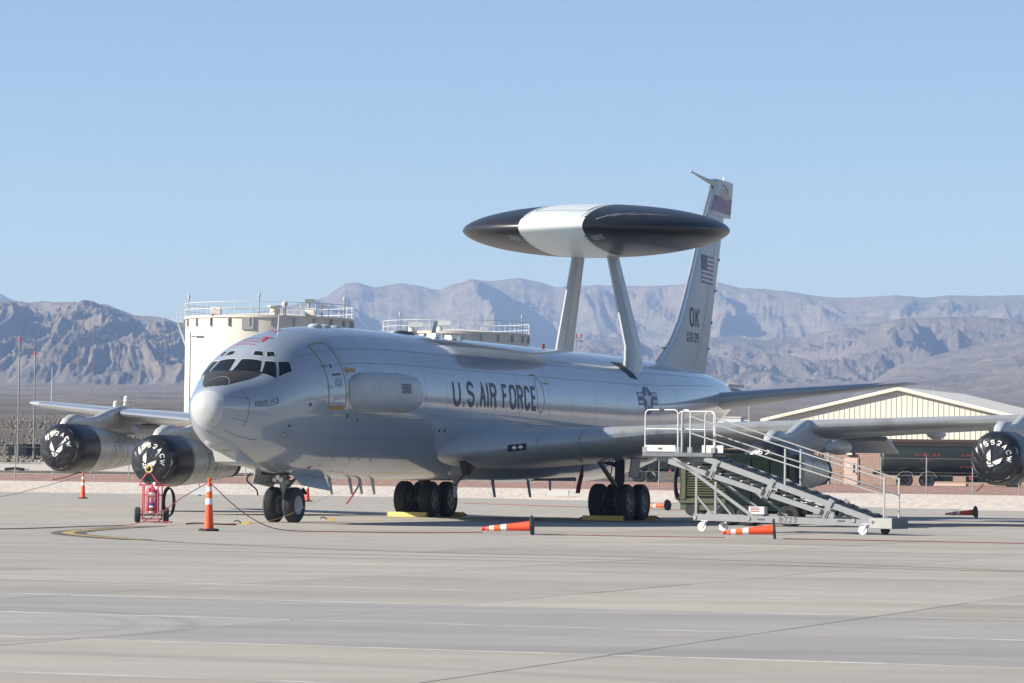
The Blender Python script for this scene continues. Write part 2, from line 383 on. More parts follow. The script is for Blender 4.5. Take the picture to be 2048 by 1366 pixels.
for j in range(-50, 50):
    for i in range(-60, 62):
        c = gx * (GOFF[0] + (i + .5) * SL) + gy * (GOFF[1] + (j + .5) * SL)
        if c.y > float(edge(c.x)) + 1.5 or c.y < -180: continue
        if 17 < c.y < 92 and abs(c.x) < .148 * c.y + 3.4:
            s_ = MB(); slab_box(s_, i, j); s_.build('slab', M['slab_grey' if j in (0, 1) else 'slab'], apron); cnt += 1
            if j <= 3: seal.box(gx * (GOFF[0] + (i + .5) * SL) + gy * (GOFF[1] + j * SL) + Vector((0, 0, -.0075)), (SL - .02, .06, .02), Matrix.Rotation(-GA, 3, 'Z'))
        else: slab_box(far, i, j)
far.build('far_slabs', M['slab'], apron, kind='stuff')
seal.build('joint_seal', mat('pale_joint_seal', (.52, .50, .465), .8, 0, .2, 2, col2=(.36, .345, .32), c2scale=.9, c2lo=.42, c2hi=.52), apron, kind='stuff')

# ---- taxi line and marks painted on the concrete
def strip(name, pts, wd, m, z, label=None):
    P = []
    for k in range(len(pts) - 1):
        a, b = pts[max(k - 1, 0)], pts[k]; c, d = pts[k + 1], pts[min(k + 2, len(pts) - 1)]
        for t in [q / 6 for q in range(6)]:
            P.append(tuple(.5 * (2 * b[i] + (c[i] - a[i]) * t + (2 * a[i] - 5 * b[i] + 4 * c[i] - d[i]) * t * t + (3 * b[i] - a[i] - 3 * c[i] + d[i]) * t ** 3) for i in (0, 1)))
    P.append(pts[-1]); mb = MB(); ribbon(mb, P, wd, lambda x, y: (x, y, z), step=1e9)
    return mb.build(name, m, kind='structure')
TX = [(60, 10), (24, 38.5), (7.88, 56.0), (3.22, 60.6), (0.05, 62.3), (-2.86, 64.3), (-5.37, 67.3), (-7.4, 70.8), (-8.9, 74.2), (-9.7, 78.0), (-9.55, 83), (-8.9, 88.5), (-7.6, 93.5), (-6.2, 98.6), (-3.6, 105), (2, 119)]
strip('taxi_line_border', TX[7:12], .75, M['lineblk'], .006)
strip('taxi_line', TX[:9], .13, M['lineold'], .009)
strip('taxi_line', TX[7:11], .26, M['lineyel'], .012)
strip('taxi_line', TX[10:], .14, M['lineyel'], .010)
strip('tyre_mark', [(-40, 66), (-9.07, 62.4), (-2.81, 60.9), (3.18, 58.6), (8, 55), (30, 43)], .10, M['stain'], .005)
strip('tyre_mark', [(-40, 61), (-8.48, 58.9), (-2.76, 58.2), (3.3, 57.1), (8, 55.5)], .07, M['stain'], .0045)

# ---- gravel, red gravel, concrete bank, desert
M['gravel'] = mat('pale_gravel', (.62, .55, .48), .95, 0, .35, 2.6, .05, 4, col2=(.38, .33, .30), c2scale=3.2, c2lo=.52, c2hi=.62)
M['redgravel'] = mat('red_gravel', (.30, .17, .13), .95, 0, .35, 2.4, .05, 4, col2=(.42, .33, .28), c2scale=2.8, c2lo=.54, c2hi=.62)
M['bank'] = mat('concrete_bank', (.50, .46, .41), .9, 0, .06, .15, .004, 6)
E1 = lambda x: 235 - .30 * x
E2 = lambda x: 263 - .30 * x
def band(name, y0, y1, z0, z1, m, nr, bump, xr=(-130, 130), nc=700):
    x = np.linspace(xr[0], xr[1], nc)[None, :].repeat(nr, 0); t = np.linspace(0, 1, nr)[:, None].repeat(nc, 1)
    Y = y0(x) * (1 - t) + y1(x) * t
    z = z0 * (1 - t) + z1 * t + (vnoise(x * 3, Y * 3, 5) - .5) * bump * 2 * np.sin(np.pi * t) ** .3 + (vnoise(x * .2, Y * .2, 8) - .5) * bump * 3 * np.sin(np.pi * t)
    return grid_obj(name, x, Y, z, m)
band('gravel_verge', edge, E1, -.02, .52, M['gravel'], 90, .035)
band('red_gravel', E1, E2, .52, 1.0, M['redgravel'], 60, .03)
def bankz(x): return 0
band('concrete_bank', lambda x: 264.5 - .30 * x, lambda x: 288 - .30 * x, 1.02, 2.12, M['bank'], 6, 0, xr=(-130, -11.5), nc=60)

# ---- desert plain and mountains: one polar height field
SK = dict(
 A=[(-.9,.035),(-.4,.05),(-.2,.046),(-.1589,.04858),(-.1447,.04793),(-.1363,.0479),(-.1306,.0484),(-.1207,.04797),(-.1144,.04721),(-.1066,.04436),(-.0981,.04377),(-.0924,.04243),(-.0853,.0397),(-.0768,.03417),(-.0653,.02444),(-.05,.012),(.0,.0)],
 B=[(-1.7,.04),(-.5,.03),(-.1728,.03286),(-.1022,.03524),(-.0797,.04402),(-.0657,.04703),(-.06,.0481),(-.053,.05003),(-.0474,.05406),(-.0439,.05453),(-.0389,.05305),(-.0319,.05427),(-.0276,.05377),(-.0205,.05231),(-.017,.05391),(-.0121,.05539),(-.005,.05521),(.002,.05615),(.0077,.0551),(.0119,.05374),(.0232,.05446),(.0331,.05432),(.043,.05445),(.0529,.05501),(.0579,.05579),(.0642,.05418),(.0712,.05413),(.0797,.05326),(.0882,.05211),(.0981,.0521),(.108,.05294),(.1164,.05235),(.1235,.05315),(.132,.05285),(.1444,.05344),(.1659,.05161),(.3,.06),(.6,.05),(1.0,.045),(1.7,.05)],
 C=[(-.02,.0),(-.006,.018),(.0038,.0268),(.0136,.03541),(.022,.03948),(.0333,.0402),(.039,.0368),(.046,.03727),(.0531,.04019),(.0629,.0406),(.07,.03985),(.0813,.04085),(.0926,.04355),(.1024,.0451),(.1123,.04664),(.1236,.04736),(.1445,.0468),(.166,.04597),(.3,.03),(.5,.0)],
 D=[(.07,.0),(.0886,.0209),(.0984,.02668),(.1096,.0339),(.1181,.03613),(.1237,.03762),(.1321,.03986),(.1445,.04356),(.1589,.04587),(.25,.04),(.5,.01)],
 F=[(-.20,.052),(-.1448,.0497),(-.1419,.04817),(-.138,.047),(-.12,.03)])
th = np.concatenate([np.linspace(-1.7, -.19, 60, endpoint=False), np.linspace(-.19, .19, 1150), np.linspace(.19, 1.7, 61)[1:]])
yy = np.concatenate([np.geomspace(262, 2600, 90, endpoint=False), np.linspace(2600, 7200, 330, endpoint=False), np.linspace(7200, 12500, 150)])
TH, YY = np.meshgrid(th, yy); YY = YY * 1.0; 
near = np.clip((900 - YY) / 640, 0, 1)
XX = TH * YY
YS = YY - .30 * np.clip(XX, -130, 130) * near + 1.0 * near
pe = np.interp(YY, [262, 285, 330, 450, 800, 1500, 2600, 4000, 12500], [-.0018, .0004, .0030, .0112, .0158, .0192, .0222, .0245, .030])
z = 1.403 + pe * YY + (fbm(XX / 60, YY / 60, 4, 3) - .5) * np.clip(YY / 500, 0, 4) * 1.2
flatR = np.clip((XX + 14) / 14, 0, 1) * np.clip((420 - YY) / 60, 0, 1)       # yard with the buildings on the right stays level
z = z * (1 - flatR) + flatR * (1.0 + (YY - 262) * .0005)
def layer(name, D, wf, wb, seed, fx, fy, amp, carve, pw=1.0):
    e = np.interp(TH, [a for a, b in SK[name]], [b for a, b in SK[name]])
    wx = XX + (fbm(XX / 900, YY / 900, 3, seed + 5) - .5) * 700; wy = YY + (fbm(XX / 700, YY / 700, 3, seed + 9) - .5) * 500
    rg = fbm(wx / fx, wy / fy, 6, seed, True, .55) ** 1.6 * 1.25            # spurs running down the slope
    rg2 = fbm(wx / (fx * .33), wy / (fy * .30), 5, seed + 40, True, .6)
    Dd = D + (fbm(XX / 1100, XX * 0, 3, seed + 2) - .5) * wf * .35
    t = np.where(YY < Dd, 1 - (Dd - YY) / wf, 1 - (YY - Dd) / wb); t = np.clip(t, 0, 1)
    H = e * Dd
    base = np.clip(H - pe * YY * .98, 0, None)
    prof = t ** pw
    er = np.clip(1 - carve * (1 - rg) * (1 - prof ** 4) * 1.6, .05, 1.2)
    h = pe * YY + base * prof * er + (rg2 - .55) * amp * np.sqrt(np.clip(t * (1 - t) * 4, 0, 1)) * np.clip(base / 120, 0, 1)
    h = h + (fbm(XX / 90, YY / 90, 4, seed + 7, True) - .5) * 9 * np.clip(t * 3, 0, 1) * np.clip(base / 100, 0, 1)
    cap = e * YY * (.992 + .012 * fbm(XX / 130, YY / 130, 4, seed + 3)); dlt = h - cap
    h = cap - np.where(dlt < -40, -dlt, 10 * np.log1p(np.exp(np.clip(-dlt / 10, -30, 30)))) + 0
    return np.where((t > 0) & (base > 0), 1.403 + h, -50)
for a in (('A', 5000, 1500, 1500, 11, 360, 1300, 85, .62, .9), ('B', 8600, 2300, 3000, 31, 620, 3200, 45, 1.1, .8),
          ('C', 6300, 1700, 900, 51, 330, 1000, 95, .6, .8), ('D', 5000, 1700, 1200, 71, 600, 1500, 40, .5, 1.1), ('F', 9800, 2500, 900, 91, 700, 2000, 40, .5, 1.0)):
    z = np.maximum(z, layer(*a))
def terrain_mat():
    m = bpy.data.materials.new('desert_rock_and_soil'); m.use_nodes = True
    n = m.node_tree.nodes; l = m.node_tree.links; b = n['Principled BSDF']; b.inputs['Roughness'].default_value = .95; b.inputs['Specular IOR Level'].default_value = .1
    g = n.new('ShaderNodeNewGeometry'); sp = n.new('ShaderNodeSeparateXYZ'); l.new(g.outputs['Normal'], sp.inputs[0])
    def N(s, st=(1, 1, 1), det=8, ro=.65):
        mp = n.new('ShaderNodeMapping'); mp.inputs['Scale'].default_value = st; t = n.new('ShaderNodeTexNoise'); t.inputs['Scale'].default_value = s; t.inputs['Detail'].default_value = det; t.inputs['Roughness'].default_value = ro
        l.new(g.outputs['Position'], mp.inputs[0]); l.new(mp.outputs[0], t.inputs[0]); return t.outputs[0]
    def MR(x, a, c, d=0, e=1):
        r = n.new('ShaderNodeMapRange'); r.inputs[1].default_value = a; r.inputs[2].default_value = c; r.inputs[3].default_value = d; r.inputs[4].default_value = e; l.new(x, r.inputs[0]); return r.outputs[0]
    def MIX(f, c1, c2):
        x = n.new('ShaderNodeMix'); x.data_type = 'RGBA'; l.new(f, x.inputs[0])
        for k, c in ((6, c1), (7, c2)):
            if isinstance(c, tuple): x.inputs[k].default_value = (*c, 1)
            else: l.new(c, x.inputs[k])
        return x.outputs[2]
    c = MIX(MR(N(.002), .35, .65), (.275, .235, .20), (.24, .21, .185))
    c = MIX(MR(N(.012, (1, 1, 3)), .45, .62), c, (.155, .14, .125))
    c = MIX(MR(N(.006, (.4, .4, 8)), .55, .66, 0, .6), c, (.29, .25, .215))
    ps = n.new('ShaderNodeSeparateXYZ'); l.new(g.outputs['Position'], ps.inputs[0])
    def MUL(a, b_):
        q = n.new('ShaderNodeMath'); q.operation = 'MULTIPLY'; l.new(a, q.inputs[0]); l.new(b_, q.inputs[1]); return q.outputs[0]
    dk = MUL(MUL(MR(ps.outputs[1], 4700, 5000), MR(ps.outputs[1], 6750, 6500)), MUL(MR(ps.outputs[0], -150, 250), MR(N(.004), .40, .52)))
    c = MIX(MUL(dk, MR(ps.outputs[2], 120, 170)), c, (.16, .135, .125))
    c = MIX(MR(N(.35, (1, 1, 1), 3, .8), .52, .62, 0, .5), c, (.20, .18, .145))     # scrub speckle
    c = MIX(MR(N(.06, (1, .3, 1), 4, .7), .5, .7, 0, .5), c, (.32, .28, .24))
    l.new(c, b.inputs['Base Color'])
    bp = n.new('ShaderNodeBump'); bp.inputs['Distance'].default_value = 14; bp.inputs['Strength'].default_value = .8
    l.new(MR(N(.035, (1, 1, 1), 10, .72), .2, .8), bp.inputs['Height']); l.new(bp.outputs[0], b.inputs['Normal'])
    return m
M['terrain'] = terrain_mat()
grid_obj('desert_and_mountains', XX, YS, z, M['terrain'])
ZI = z
def ground_z(x, y):
    t = x / y; i = int(np.clip(np.searchsorted(yy, y), 1, len(yy) - 1)); j = int(np.clip(np.searchsorted(th, t), 1, len(th) - 1)); return float(ZI[i, j])
# flat ground round the apron (behind and beside the camera)
MB().add([(-9000, -700, -.12), (9000, -700, -.12), (9000, 300, -.12), (-9000, 300, -.12)], [(0, 1, 2, 3)]).build('ground', M['terrain'], kind='structure')

# ---- haze
def haze():
    m = bpy.data.materials.new('haze_air'); m.use_nodes = True; n = m.node_tree.nodes; l = m.node_tree.links
    n.remove(n['Principled BSDF']); v = n.new('ShaderNodeVolumePrincipled'); l.new(v.outputs[0], n['Material Output'].inputs['Volume'])
    v.inputs['Color'].default_value = (.36, .55, 1.0, 1); v.inputs['Absorption Color'].default_value = (.3, .3, .3, 1); v.inputs['Density'].default_value = HAZE_D; v.inputs['Anisotropy'].default_value = 0.1
    b = MB().box((0, 6400, 308), (46000, 14400, 622)); o = b.build('haze', m, kind='stuff'); return o
HAZE_D = 1.35e-4
haze()

# ---- desert scrub on the field beyond the bank: joined low bushes
def scrub():
    mb = MB(); rnd = random.Random(5); k = 0
    base = []
    for q in range(6):
        vs = []
        for a in range(7):
            t = 2 * math.pi * a / 7; r = .5 * rnd.uniform(.7, 1.2); vs.append((r * math.cos(t), r * math.sin(t), 0))
        for a in range(7):
            t = 2 * math.pi * a / 7 + .3; r = .42 * rnd.uniform(.6, 1.2); vs.append((r * math.cos(t), r * math.sin(t), rnd.uniform(.35, .6)))
        vs.append((0, 0, .75 * rnd.uniform(.8, 1.1)))
        fs = [(a, (a + 1) % 7, 7 + (a + 1) % 7, 7 + a) for a in range(7)] + [(7 + a, 7 + (a + 1) % 7, 14) for a in range(7)]
        base.append((vs, fs))
    while k < 7000:
        y = 292 + 420 * rnd.random() ** 1.6; x = rnd.uniform(-.2, .2) * y
        if x > -16 and y < 430: continue
        zz = ground_z(x, y); s_ = rnd.uniform(.12, .55); vs, fs = rnd.choice(base)
        mb.add([(x + a * s_, y + b * s_, zz - .05 + c * s_) for a, b, c in vs], fs); k += 1
    mb.build('desert_scrub', mat('scrub_olive_grey', (.17, .15, .115), .95, 0, .4, .6), kind='stuff')
scrub()

# ================================================================== AIRCRAFT
O_ = Vector((-8.104, 93.304, 0)); TH_ = R(21.606); AFT = Vector((math.sin(TH_), math.cos(TH_), 0)); PRT = Vector((math.cos(TH_), -math.sin(TH_), 0))
AMID = 23.0
def W(a, p, z): return O_ + AFT * a + PRT * p + Vector((0, 0, z))
def P(a, p, z): return Vector((AMID - a, p, z))           # aircraft local: x forward, y port, z up
RZ = math.atan2(-math.cos(TH_), -math.sin(TH_))
jet = root('radar_aircraft', 'grey four engined aircraft carrying a black and white radar disc on two struts', 'aircraft', W(AMID, 0, 0), RZ)

FT = np.array([
(0.00,3.04,3.04,0.01),(0.05,3.30,2.78,.26),(0.2,3.50,2.55,.46),(0.45,3.66,2.33,.64),(0.8,3.80,2.13,.84),(1.2,3.94,1.97,1.04),(1.6,4.10,1.83,1.22),
(2.0,4.36,1.72,1.37),(2.5,4.69,1.60,1.51),(3.0,4.94,1.51,1.62),(3.6,5.12,1.42,1.71),(4.5,5.30,1.32,1.80),(6,5.46,1.24,1.87),(8,5.54,1.21,1.88),(10,5.56,1.2,1.88),
(28,5.56,1.2,1.88),(30,5.56,1.30,1.88),(33,5.54,1.62,1.80),(36,5.48,2.15,1.60),(39,5.36,2.75,1.27),(41.5,5.2,3.25,.92),(43.2,5.0,3.65,.6),(44.3,4.75,4.0,.3),(44.8,4.5,4.38,.05)])
def pchip(x, X, Y):
    h = np.diff(X); d = np.diff(Y) / h; m = np.zeros(len(X))
    for i in range(1, len(X) - 1):
        if d[i-1] * d[i] > 0:
            w1 = 2 * h[i] + h[i-1]; w2 = h[i] + 2 * h[i-1]; m[i] = (w1 + w2) / (w1 / d[i-1] + w2 / d[i])
    m[0] = d[0]; m[-1] = d[-1]; i = min(max(int(np.searchsorted(X, x) - 1), 0), len(h) - 1); t = (x - X[i]) / h[i]
    return Y[i] * (2*t**3 - 3*t*t + 1) + m[i] * h[i] * (t**3 - 2*t*t + t) + Y[i+1] * (-2*t**3 + 3*t*t) + m[i+1] * h[i] * (t**3 - t*t)
_c = {}
def sec(a):
    k = round(a, 4)
    if k not in _c: _c[k] = (pchip(a, FT[:, 0], FT[:, 1]), pchip(a, FT[:, 0], FT[:, 2]), pchip(a, FT[:, 0], FT[:, 3]))
    return _c[k]
def S(a, ph, off=0.0):
    zt, zb, wd = sec(a); zc = zb + .555 * (zt - zb); r = R(ph); c = math.cos(r); k = (zt - zc) if c > 0 else (zc - zb)
    nx, nz = math.sin(r) / max(wd, .01), c / max(k, .01); n = math.hypot(nx, nz)
    return P(a, wd * math.sin(r) + off * nx / n, zc + k * c + off * nz / n)

# fuselage
st = [0, .02, .05, .1, .15, .2, .3, .45, .6, .8, 1, 1.2, 1.4, 1.6, 1.8, 2, 2.25, 2.5, 2.75, 3, 3.3, 3.6, 4, 4.5, 5, 5.5, 6, 7, 8, 10] + list(range(12, 29, 2)) + [29, 30, 31, 32, 33, 34, 35, 36, 37, 38, 39, 40, 41, 42, 43, 43.8, 44.3, 44.6, 44.8]
mb = MB(); mb.loft([[S(a, 360 * k / 96) for k in range(96)] for a in st if a >= .2])
fuselage = mb.build('fuselage', M['skin'], jet, True, 60)
mb = MB(); mb.loft([[S(a, 360 * k / 64, .004) for k in range(64)] for a in (0, .01, .02, .05, .1, .15, .2, .22)])
nose = mb.build('nose_cap', M['radome'], jet, True, 60)

def patch(fmap, c, name, m, parent, nu=8, nv=8):   # bilinear 4-corner patch in (a, phi)
    mb = MB()
    def fn(u, v):
        a = (c[0][0]*(1-u) + c[1][0]*u)*(1-v) + (c[3][0]*(1-u) + c[2][0]*u)*v
        b = (c[0][1]*(1-u) + c[1][1]*u)*(1-v) + (c[3][1]*(1-u) + c[2][1]*u)*v
        return fmap(a, b)
    mb.grid(fn, nu, nv); return mb.build(name, m, parent, True)
def grow(c, k):
    ca = sum(q[0] for q in c) / 4; cb = sum(q[1] for q in c) / 4; out = []
    for a, b in c:
        da, db = a - ca, b - cb; out.append((a + math.copysign(k, da), b + math.copysign(k * 38, db)))
    return out
WIN = [[(2.07, 3.5), (2.19, 26), (1.81, 34.5), (1.52, 2.0)], [(2.23, 29.0), (2.40, 38.2), (2.04, 54.5), (1.83, 37.0)], [(2.46, 40.3), (2.75, 47.6), (2.64, 57.9), (2.16, 54.6)],
       [(2.46, 11.2), (2.52, 19.2), (2.35, 22.4), (2.29, 12.0)], [(2.55, 22.8), (2.69, 28.2), (2.58, 32.2), (2.42, 26.6)]]
for s in (1, -1):
    for c in WIN:
        cc = [(a, b * s) for a, b in c]
        f = patch(lambda a, b: S(a, b, .004), [(a, b * s) for a, b in grow(c, .028)], 'window_frame', M['frame'], jet)
        patch(lambda a, b: S(a, b, .008), cc, 'window_pane', M['glass'], f)
# black antiglare panel below the windscreen
mb = MB()
def ag(u, v):
    ph = -44 + 82 * u
    top = np.interp(abs(ph), [0, 34, 40, 44], [1.57, 1.84, 1.95, 1.97]); bot = np.interp(ph, [-44, -38, -28, -17, 0, 15, 27, 32, 38], [1.90, 1.2, .62, .38, .38, .46, .66, 1.15, 1.84])
    return S(bot + (max(top, bot) - bot) * v, ph, .005)
mb.grid(ag, 34, 12); ant = mb.build('antiglare_panel', M['antiglare'], jet, True)
mb = MB(); ribbon(mb, [(.75 + .35 * (1 - (t / 26) ** 2), t) for t in range(-26, 29, 2)], .012, lambda a, b: S(a, b, .010)); mb.build('panel_seam', M['markl'], ant)

def line_on(pts, wd, m, name, parent=jet, off=.006):    # pts (a, phi); ribbon in metric coordinates
    mb = MB(); k = 30.0
    ribbon(mb, [(a, b / k) for a, b in pts], wd, lambda x, y: S(x, y * k, off), step=.12); return mb.build(name, m, parent)
def rrect(a0, b0, a1, b1, r, rb, n=5):
    pts = []
    for (ca, cb, t0) in ((a1 - r, b0 + rb, -90), (a1 - r, b1 - rb, 0), (a0 + r, b1 - rb, 90), (a0 + r, b0 + rb, 180)):
        for i in range(n + 1):
            t = R(t0 + 90 * i / n); pts.append((ca + r * math.cos(t), cb + rb * math.sin(t)))
    return pts + [pts[0]]
# crew door: outline, sill and stencils
dr = line_on(rrect(4.08, 38, 5.06, 100.5, .16, 5), .038, M['gold'], 'crew_door_outline')
line_on([(4.22, 99.3), (4.92, 99.3)], .09, M['gold'], 'door_sill', dr, .008)
mb = MB(); rect(mb, lambda x, y: S(x, y, .007), 4.42, 62, 4.52, 65.5); rect(mb, lambda x, y: S(x, y, .007), 4.40, 71.2, 4.86, 73.0, 6, 3)
for i in range(7):
    for j in range(6):
        if random.random() < .8: rect(mb, lambda x, y: S(x, y, .007), 4.44 + j * .07, 76 + i * 1.2, 4.44 + j * .07 + .05, 76.5 + i * 1.2, 1, 1)
mb.build('door_stencil', M['mark'], dr)
for b in (62, 82): line_on([(3.98, b), (4.25, b), (4.25, b + 1.8), (3.98, b + 1.8)], .014, M['mark'], 'hinge_mark', dr)
mb = MB(); rect(mb, lambda x, y: S(x, y, .007), 5.32, 67.4, 5.80, 71.0, 6, 3); mb.add([S(5.14, 69.2, .007), S(5.32, 65.8, .007), S(5.32, 72.6, .007)], [(0, 1, 2)])
mb.build('rescue_arrow', M['gold'], jet)
# ESM side bulge, both sides
def bulge(s):
    mb = MB(); n = 26
    def fn(u, v):
        a = 5.30 + 4.95 * u; b = 71.5 + 30.5 * v
        x = abs(2 * u - 1); y = abs(2 * v - 1)
        d = (x ** 6 + y ** 3.2) if u < .5 else (x ** 3.4 + y ** 3.0)
        h = max(0, 1 - d) ** .42
        return S(a, b * s, -.02 + .27 * h)
    mb.grid(fn, 56, 34); return mb.build('side_antenna_fairing', M['skin2'], jet, True, 80)
for s in (1, -1):
    bo = bulge(s)
    def onb(x, y, s=s): return S(x, y * s, .256)
    mb = MB()
    for i in range(4):
        cx = 6.55 + i * .42 + (.12 if i > 1 else 0)
        ribbon(mb, [(cx + .14 * math.cos(t * math.pi / 8), (84.5 + 4.2 * math.sin(t * math.pi / 8)) / 30) for t in range(17)], .016, lambda x, y: onb(x, y * 30))
    ribbon(mb, [(6.3, 79.2 / 30), (8.2, 79.2 / 30), (8.2, 90 / 30), (6.3, 90 / 30), (6.3, 79.2 / 30)], .012, lambda x, y: onb(x, y * 30))
    mb.build('access_panel_outline', M['markl'], bo)
    mb = MB()
    for i in range(7): rect(mb, onb, 8.25, 81.6 + i * 1.05, 8.92, 82.3 + i * 1.05, 4, 1)
    mb.build('vent_louvre', M['mark'], bo)
# seams, data block, roof markings
for a in (.92,): line_on([(a - .1 * abs(b - 80) / 60, b) for b in range(48, 124, 4)], .010, M['line'], 'radome_seam')
line_on([(.42, 58), (.98, 73)], .02, M['line'], 'lightning_strip'); line_on([(.42, 112), (.92, 110)], .02, M['line'], 'lightning_strip')
line_on([(.42, 142), (.8, 140), (1.5, 134)], .02, M['line'], 'lightning_strip')
mb = MB()
for i in range(5):
    for j in range(11):
        if random.random() < .88: rect(mb, lambda x, y: S(x, y, .006), 1.08 + j * .072 - i * .0, 77 + i * 2.0, 1.13 + j * .072, 78.2 + i * 2.0, 1, 1)
mb.build('data_stencil', M['mark'], jet, kind='stuff')
mb = MB(); k3 = 28.0
rect(mb, lambda x, y: S(x, y, .007), 3.33, 2.6, 3.41, 12.8, 3, 6); rect(mb, lambda x, y: S(x + (8.5 - y) * 0, y, .008), 2.98, 7.0, 3.34, 9.6, 5, 3); mb.build('roof_letter', M['red'], jet)
mb = MB(); ribbon(mb, [(4.55, -9 / k3), (4.1, 5 / k3)], .06, lambda x, y: S(x, y * k3, .007)); ribbon(mb, [(4.15, -9 / k3), (4.45, 5 / k3)], .06, lambda x, y: S(x, y * k3, .007)); mb.build('roof_mark', M['red'], jet)
for a_ in (3.20, 2.97, 2.78): line_on([(a_ + .006 * (-b), b) for b in range(-18, 8, 3)], .030, M['red'], 'roof_stripe')
for (a, b) in ((2.35, 112), (5.2, 104), (11.9, 112), (12.3, 112), (3.1, 95), (5.9, 107)):
    mb = MB(); rect(mb, lambda x, y: S(x, y, .006), a, b, a + .12, b + 2.4, 2, 2); mb.build('service_marking', M['mark'], jet)
mb = MB(); mb.tube([S(2.2, 121, -.03), S(2.25, 121, .10), S(2.7, 121.5, .12)], [.03, .03, .012], 8); mb.build('pitot_probe', M['steel'], jet)

# lettering on the fuselage side
def fusmap(a0, phc, off=.006):            # x metres aft, y metres up the skin
    def f(x, y):
        return S(a0 + x, phc - y / 2.0 * 57.3, off)
    return f
mb = MB(); fm = fusmap(12.62, 95.0)
tw = 0
xs_ = 12.62
def word(t, a0, cw, gap):
    global mb
    return letters(mb, t, .76, cw, .125, gap, fusmap(a0, 95.2), step=.1)
for ch_, x0_, x1_ in (('U', 0, .60), ('.', .66, 1.02), ('S', 1.11, 1.66), ('.', 1.72, 2.06), ('A', 2.08, 2.60), ('I', 2.60, 2.90), ('R', 2.95, 3.48), ('F', 3.94, 4.38), ('O', 4.53, 5.08), ('R', 5.18, 5.68), ('C', 5.78, 6.25), ('E', 6.37, 6.82)):
    letters(mb, ch_, .76, (x1_ - x0_) / (.45 if ch_ in '.I' else 1), .125, 0, fusmap(12.62 + x0_, 95.2), step=.1)
mb.build('air_force_lettering', M['mark'], jet, False)
ht = line_on(rrect(19.5, 65, 20.1, 96, .25, 12), .03, M['gold'], 'escape_hatch_outline')
mb = MB(); rect(mb, lambda x, y: S(x, y, .007), 19.35, 61, 19.75, 62.8); mb.build('rescue_marking', M['gold'], ht); mb = MB(); rect(mb, lambda x, y: S(x, y, .007), 20.2, 69, 20.75, 70.4); mb.build('rescue_marking', M['gold'], ht)
# insignia
def rm(off): return lambda x, y: S(30.0 + x, 79.4 - y / 1.95 * 57.3, off)
mb = MB(); disc(mb, rm(.006), 0, 0, .50); rect(mb, rm(.006), -1.0, -.18, -.42, .27, 4, 4); rect(mb, rm(.006), .42, -.18, 1.0, .27, 4, 4)
ins = mb.build('star_insignia', M['blue'], jet, False)
mb = MB(); star(mb, rm(.010), 0, 0, .47)
for s in (-1, 1):
    for y0, y1 in ((.12, .22), (-.12, -.02)): rect(mb, rm(.010), s * .95, y0, s * .50, y1, 4, 1)
mb.build('insignia_star', M['markl'], ins)

# chin fairing
def rr(a, zb, zt, hw, n=6, rd=.16):
    pts = []
    for (cy, cz, t0) in ((hw - rd, zt - .05, 0), (-hw + rd, zt - .05, 90), (-hw + rd, zb + rd, 180), (hw - rd, zb + rd, 270)):
        for i in range(n + 1):
            t = R(t0 + 90 * i / n); pts.append(P(a, cy + rd * math.cos(t), cz + (rd if t0 >= 180 else .05) * math.sin(t)))
    return pts
mb = MB(); mb.loft([rr(.70, 2.26, 2.5, .22, rd=.12), rr(.78, 2.12, 2.5, .33, rd=.16), rr(.90, 2.03, 2.5, .39, rd=.18), rr(1.08, 1.98, 2.5, .41, rd=.2), rr(1.24, 1.97, 2.45, .40), rr(1.33, 1.84, 2.35, .38), rr(1.41, 1.67, 2.3, .38), rr(1.52, 1.60, 2.2, .38), rr(1.9, 1.575, 2.1, .38), rr(2.6, 1.54, 2.0, .35), rr(3.2, 1.48, 1.9, .28), rr(3.9, 1.42, 1.8, .18)])
ch = mb.build('chin_fairing', M['skin2'], jet, True, 50)
mb = MB(); mb.box(P(1.35, 0, 1.80), (.06, .64, .30), Matrix.Rotation(R(20), 3, 'Y')); mb.build('chin_antenna_panel', M['chin'], ch)

# skin seams
for a in (5.25, 6.9, 8.6, 10.6, 12.2, 14.0, 15.9, 18.0, 20.6, 22.6, 24.8, 27.0, 29.0, 31.2, 33.4, 35.6, 37.8, 39.8): line_on([(a, b) for b in range(-30, 151, 6)], .016, M['seam'], 'skin_seam', fuselage, .003)
for b in (48, 63, 104, 122):
    line_on([(a * 1.0, b) for a in np.arange(3.2 if b < 100 else 4, 40, 1.0)], .013, M['seam'], 'skin_seam', fuselage, .003)

# ---- wings
def nac(x): return 5 * (.2969 * math.sqrt(max(x, 0)) - .126 * x - .3516 * x * x + .2843 * x ** 3 - .1015 * x ** 4)
WS = [ # p, aLE, zLE, aTE, zTE, t/c
 (0.0, 12.3, 1.98, 24.7, 1.75, .122), (1.7, 12.75, 2.02, 24.7, 1.80, .122), (2.3, 13.45, 2.10, 24.7, 1.88, .122), (3.2, 14.75, 2.26, 24.7, 1.98, .118), (4.4, 16.15, 2.44, 24.75, 2.12, .115), (6.2, 17.65, 2.68, 25.1, 2.38, .108),
 (8.5, 19.45, 2.86, 26.1, 2.66, .104), (10.2, 20.78, 2.98, 26.9, 2.84, .10), (13.0, 22.97, 3.16, 28.3, 3.06, .097), (16.05, 25.33, 3.35, 29.8, 3.27, .095), (19, 27.6, 3.56, 31.3, 3.50, .093), (21.6, 29.58, 3.74, 32.6, 3.70, .09), (22.2, 30.2, 3.79, 32.95, 3.76, .07)]
def wsec(p):
    X = [q[0] for q in WS]; return [float(np.interp(p, X, [q[k] for q in WS])) for k in range(1, 5)] + [float(np.interp(p, X, [q[5] for q in WS]))]
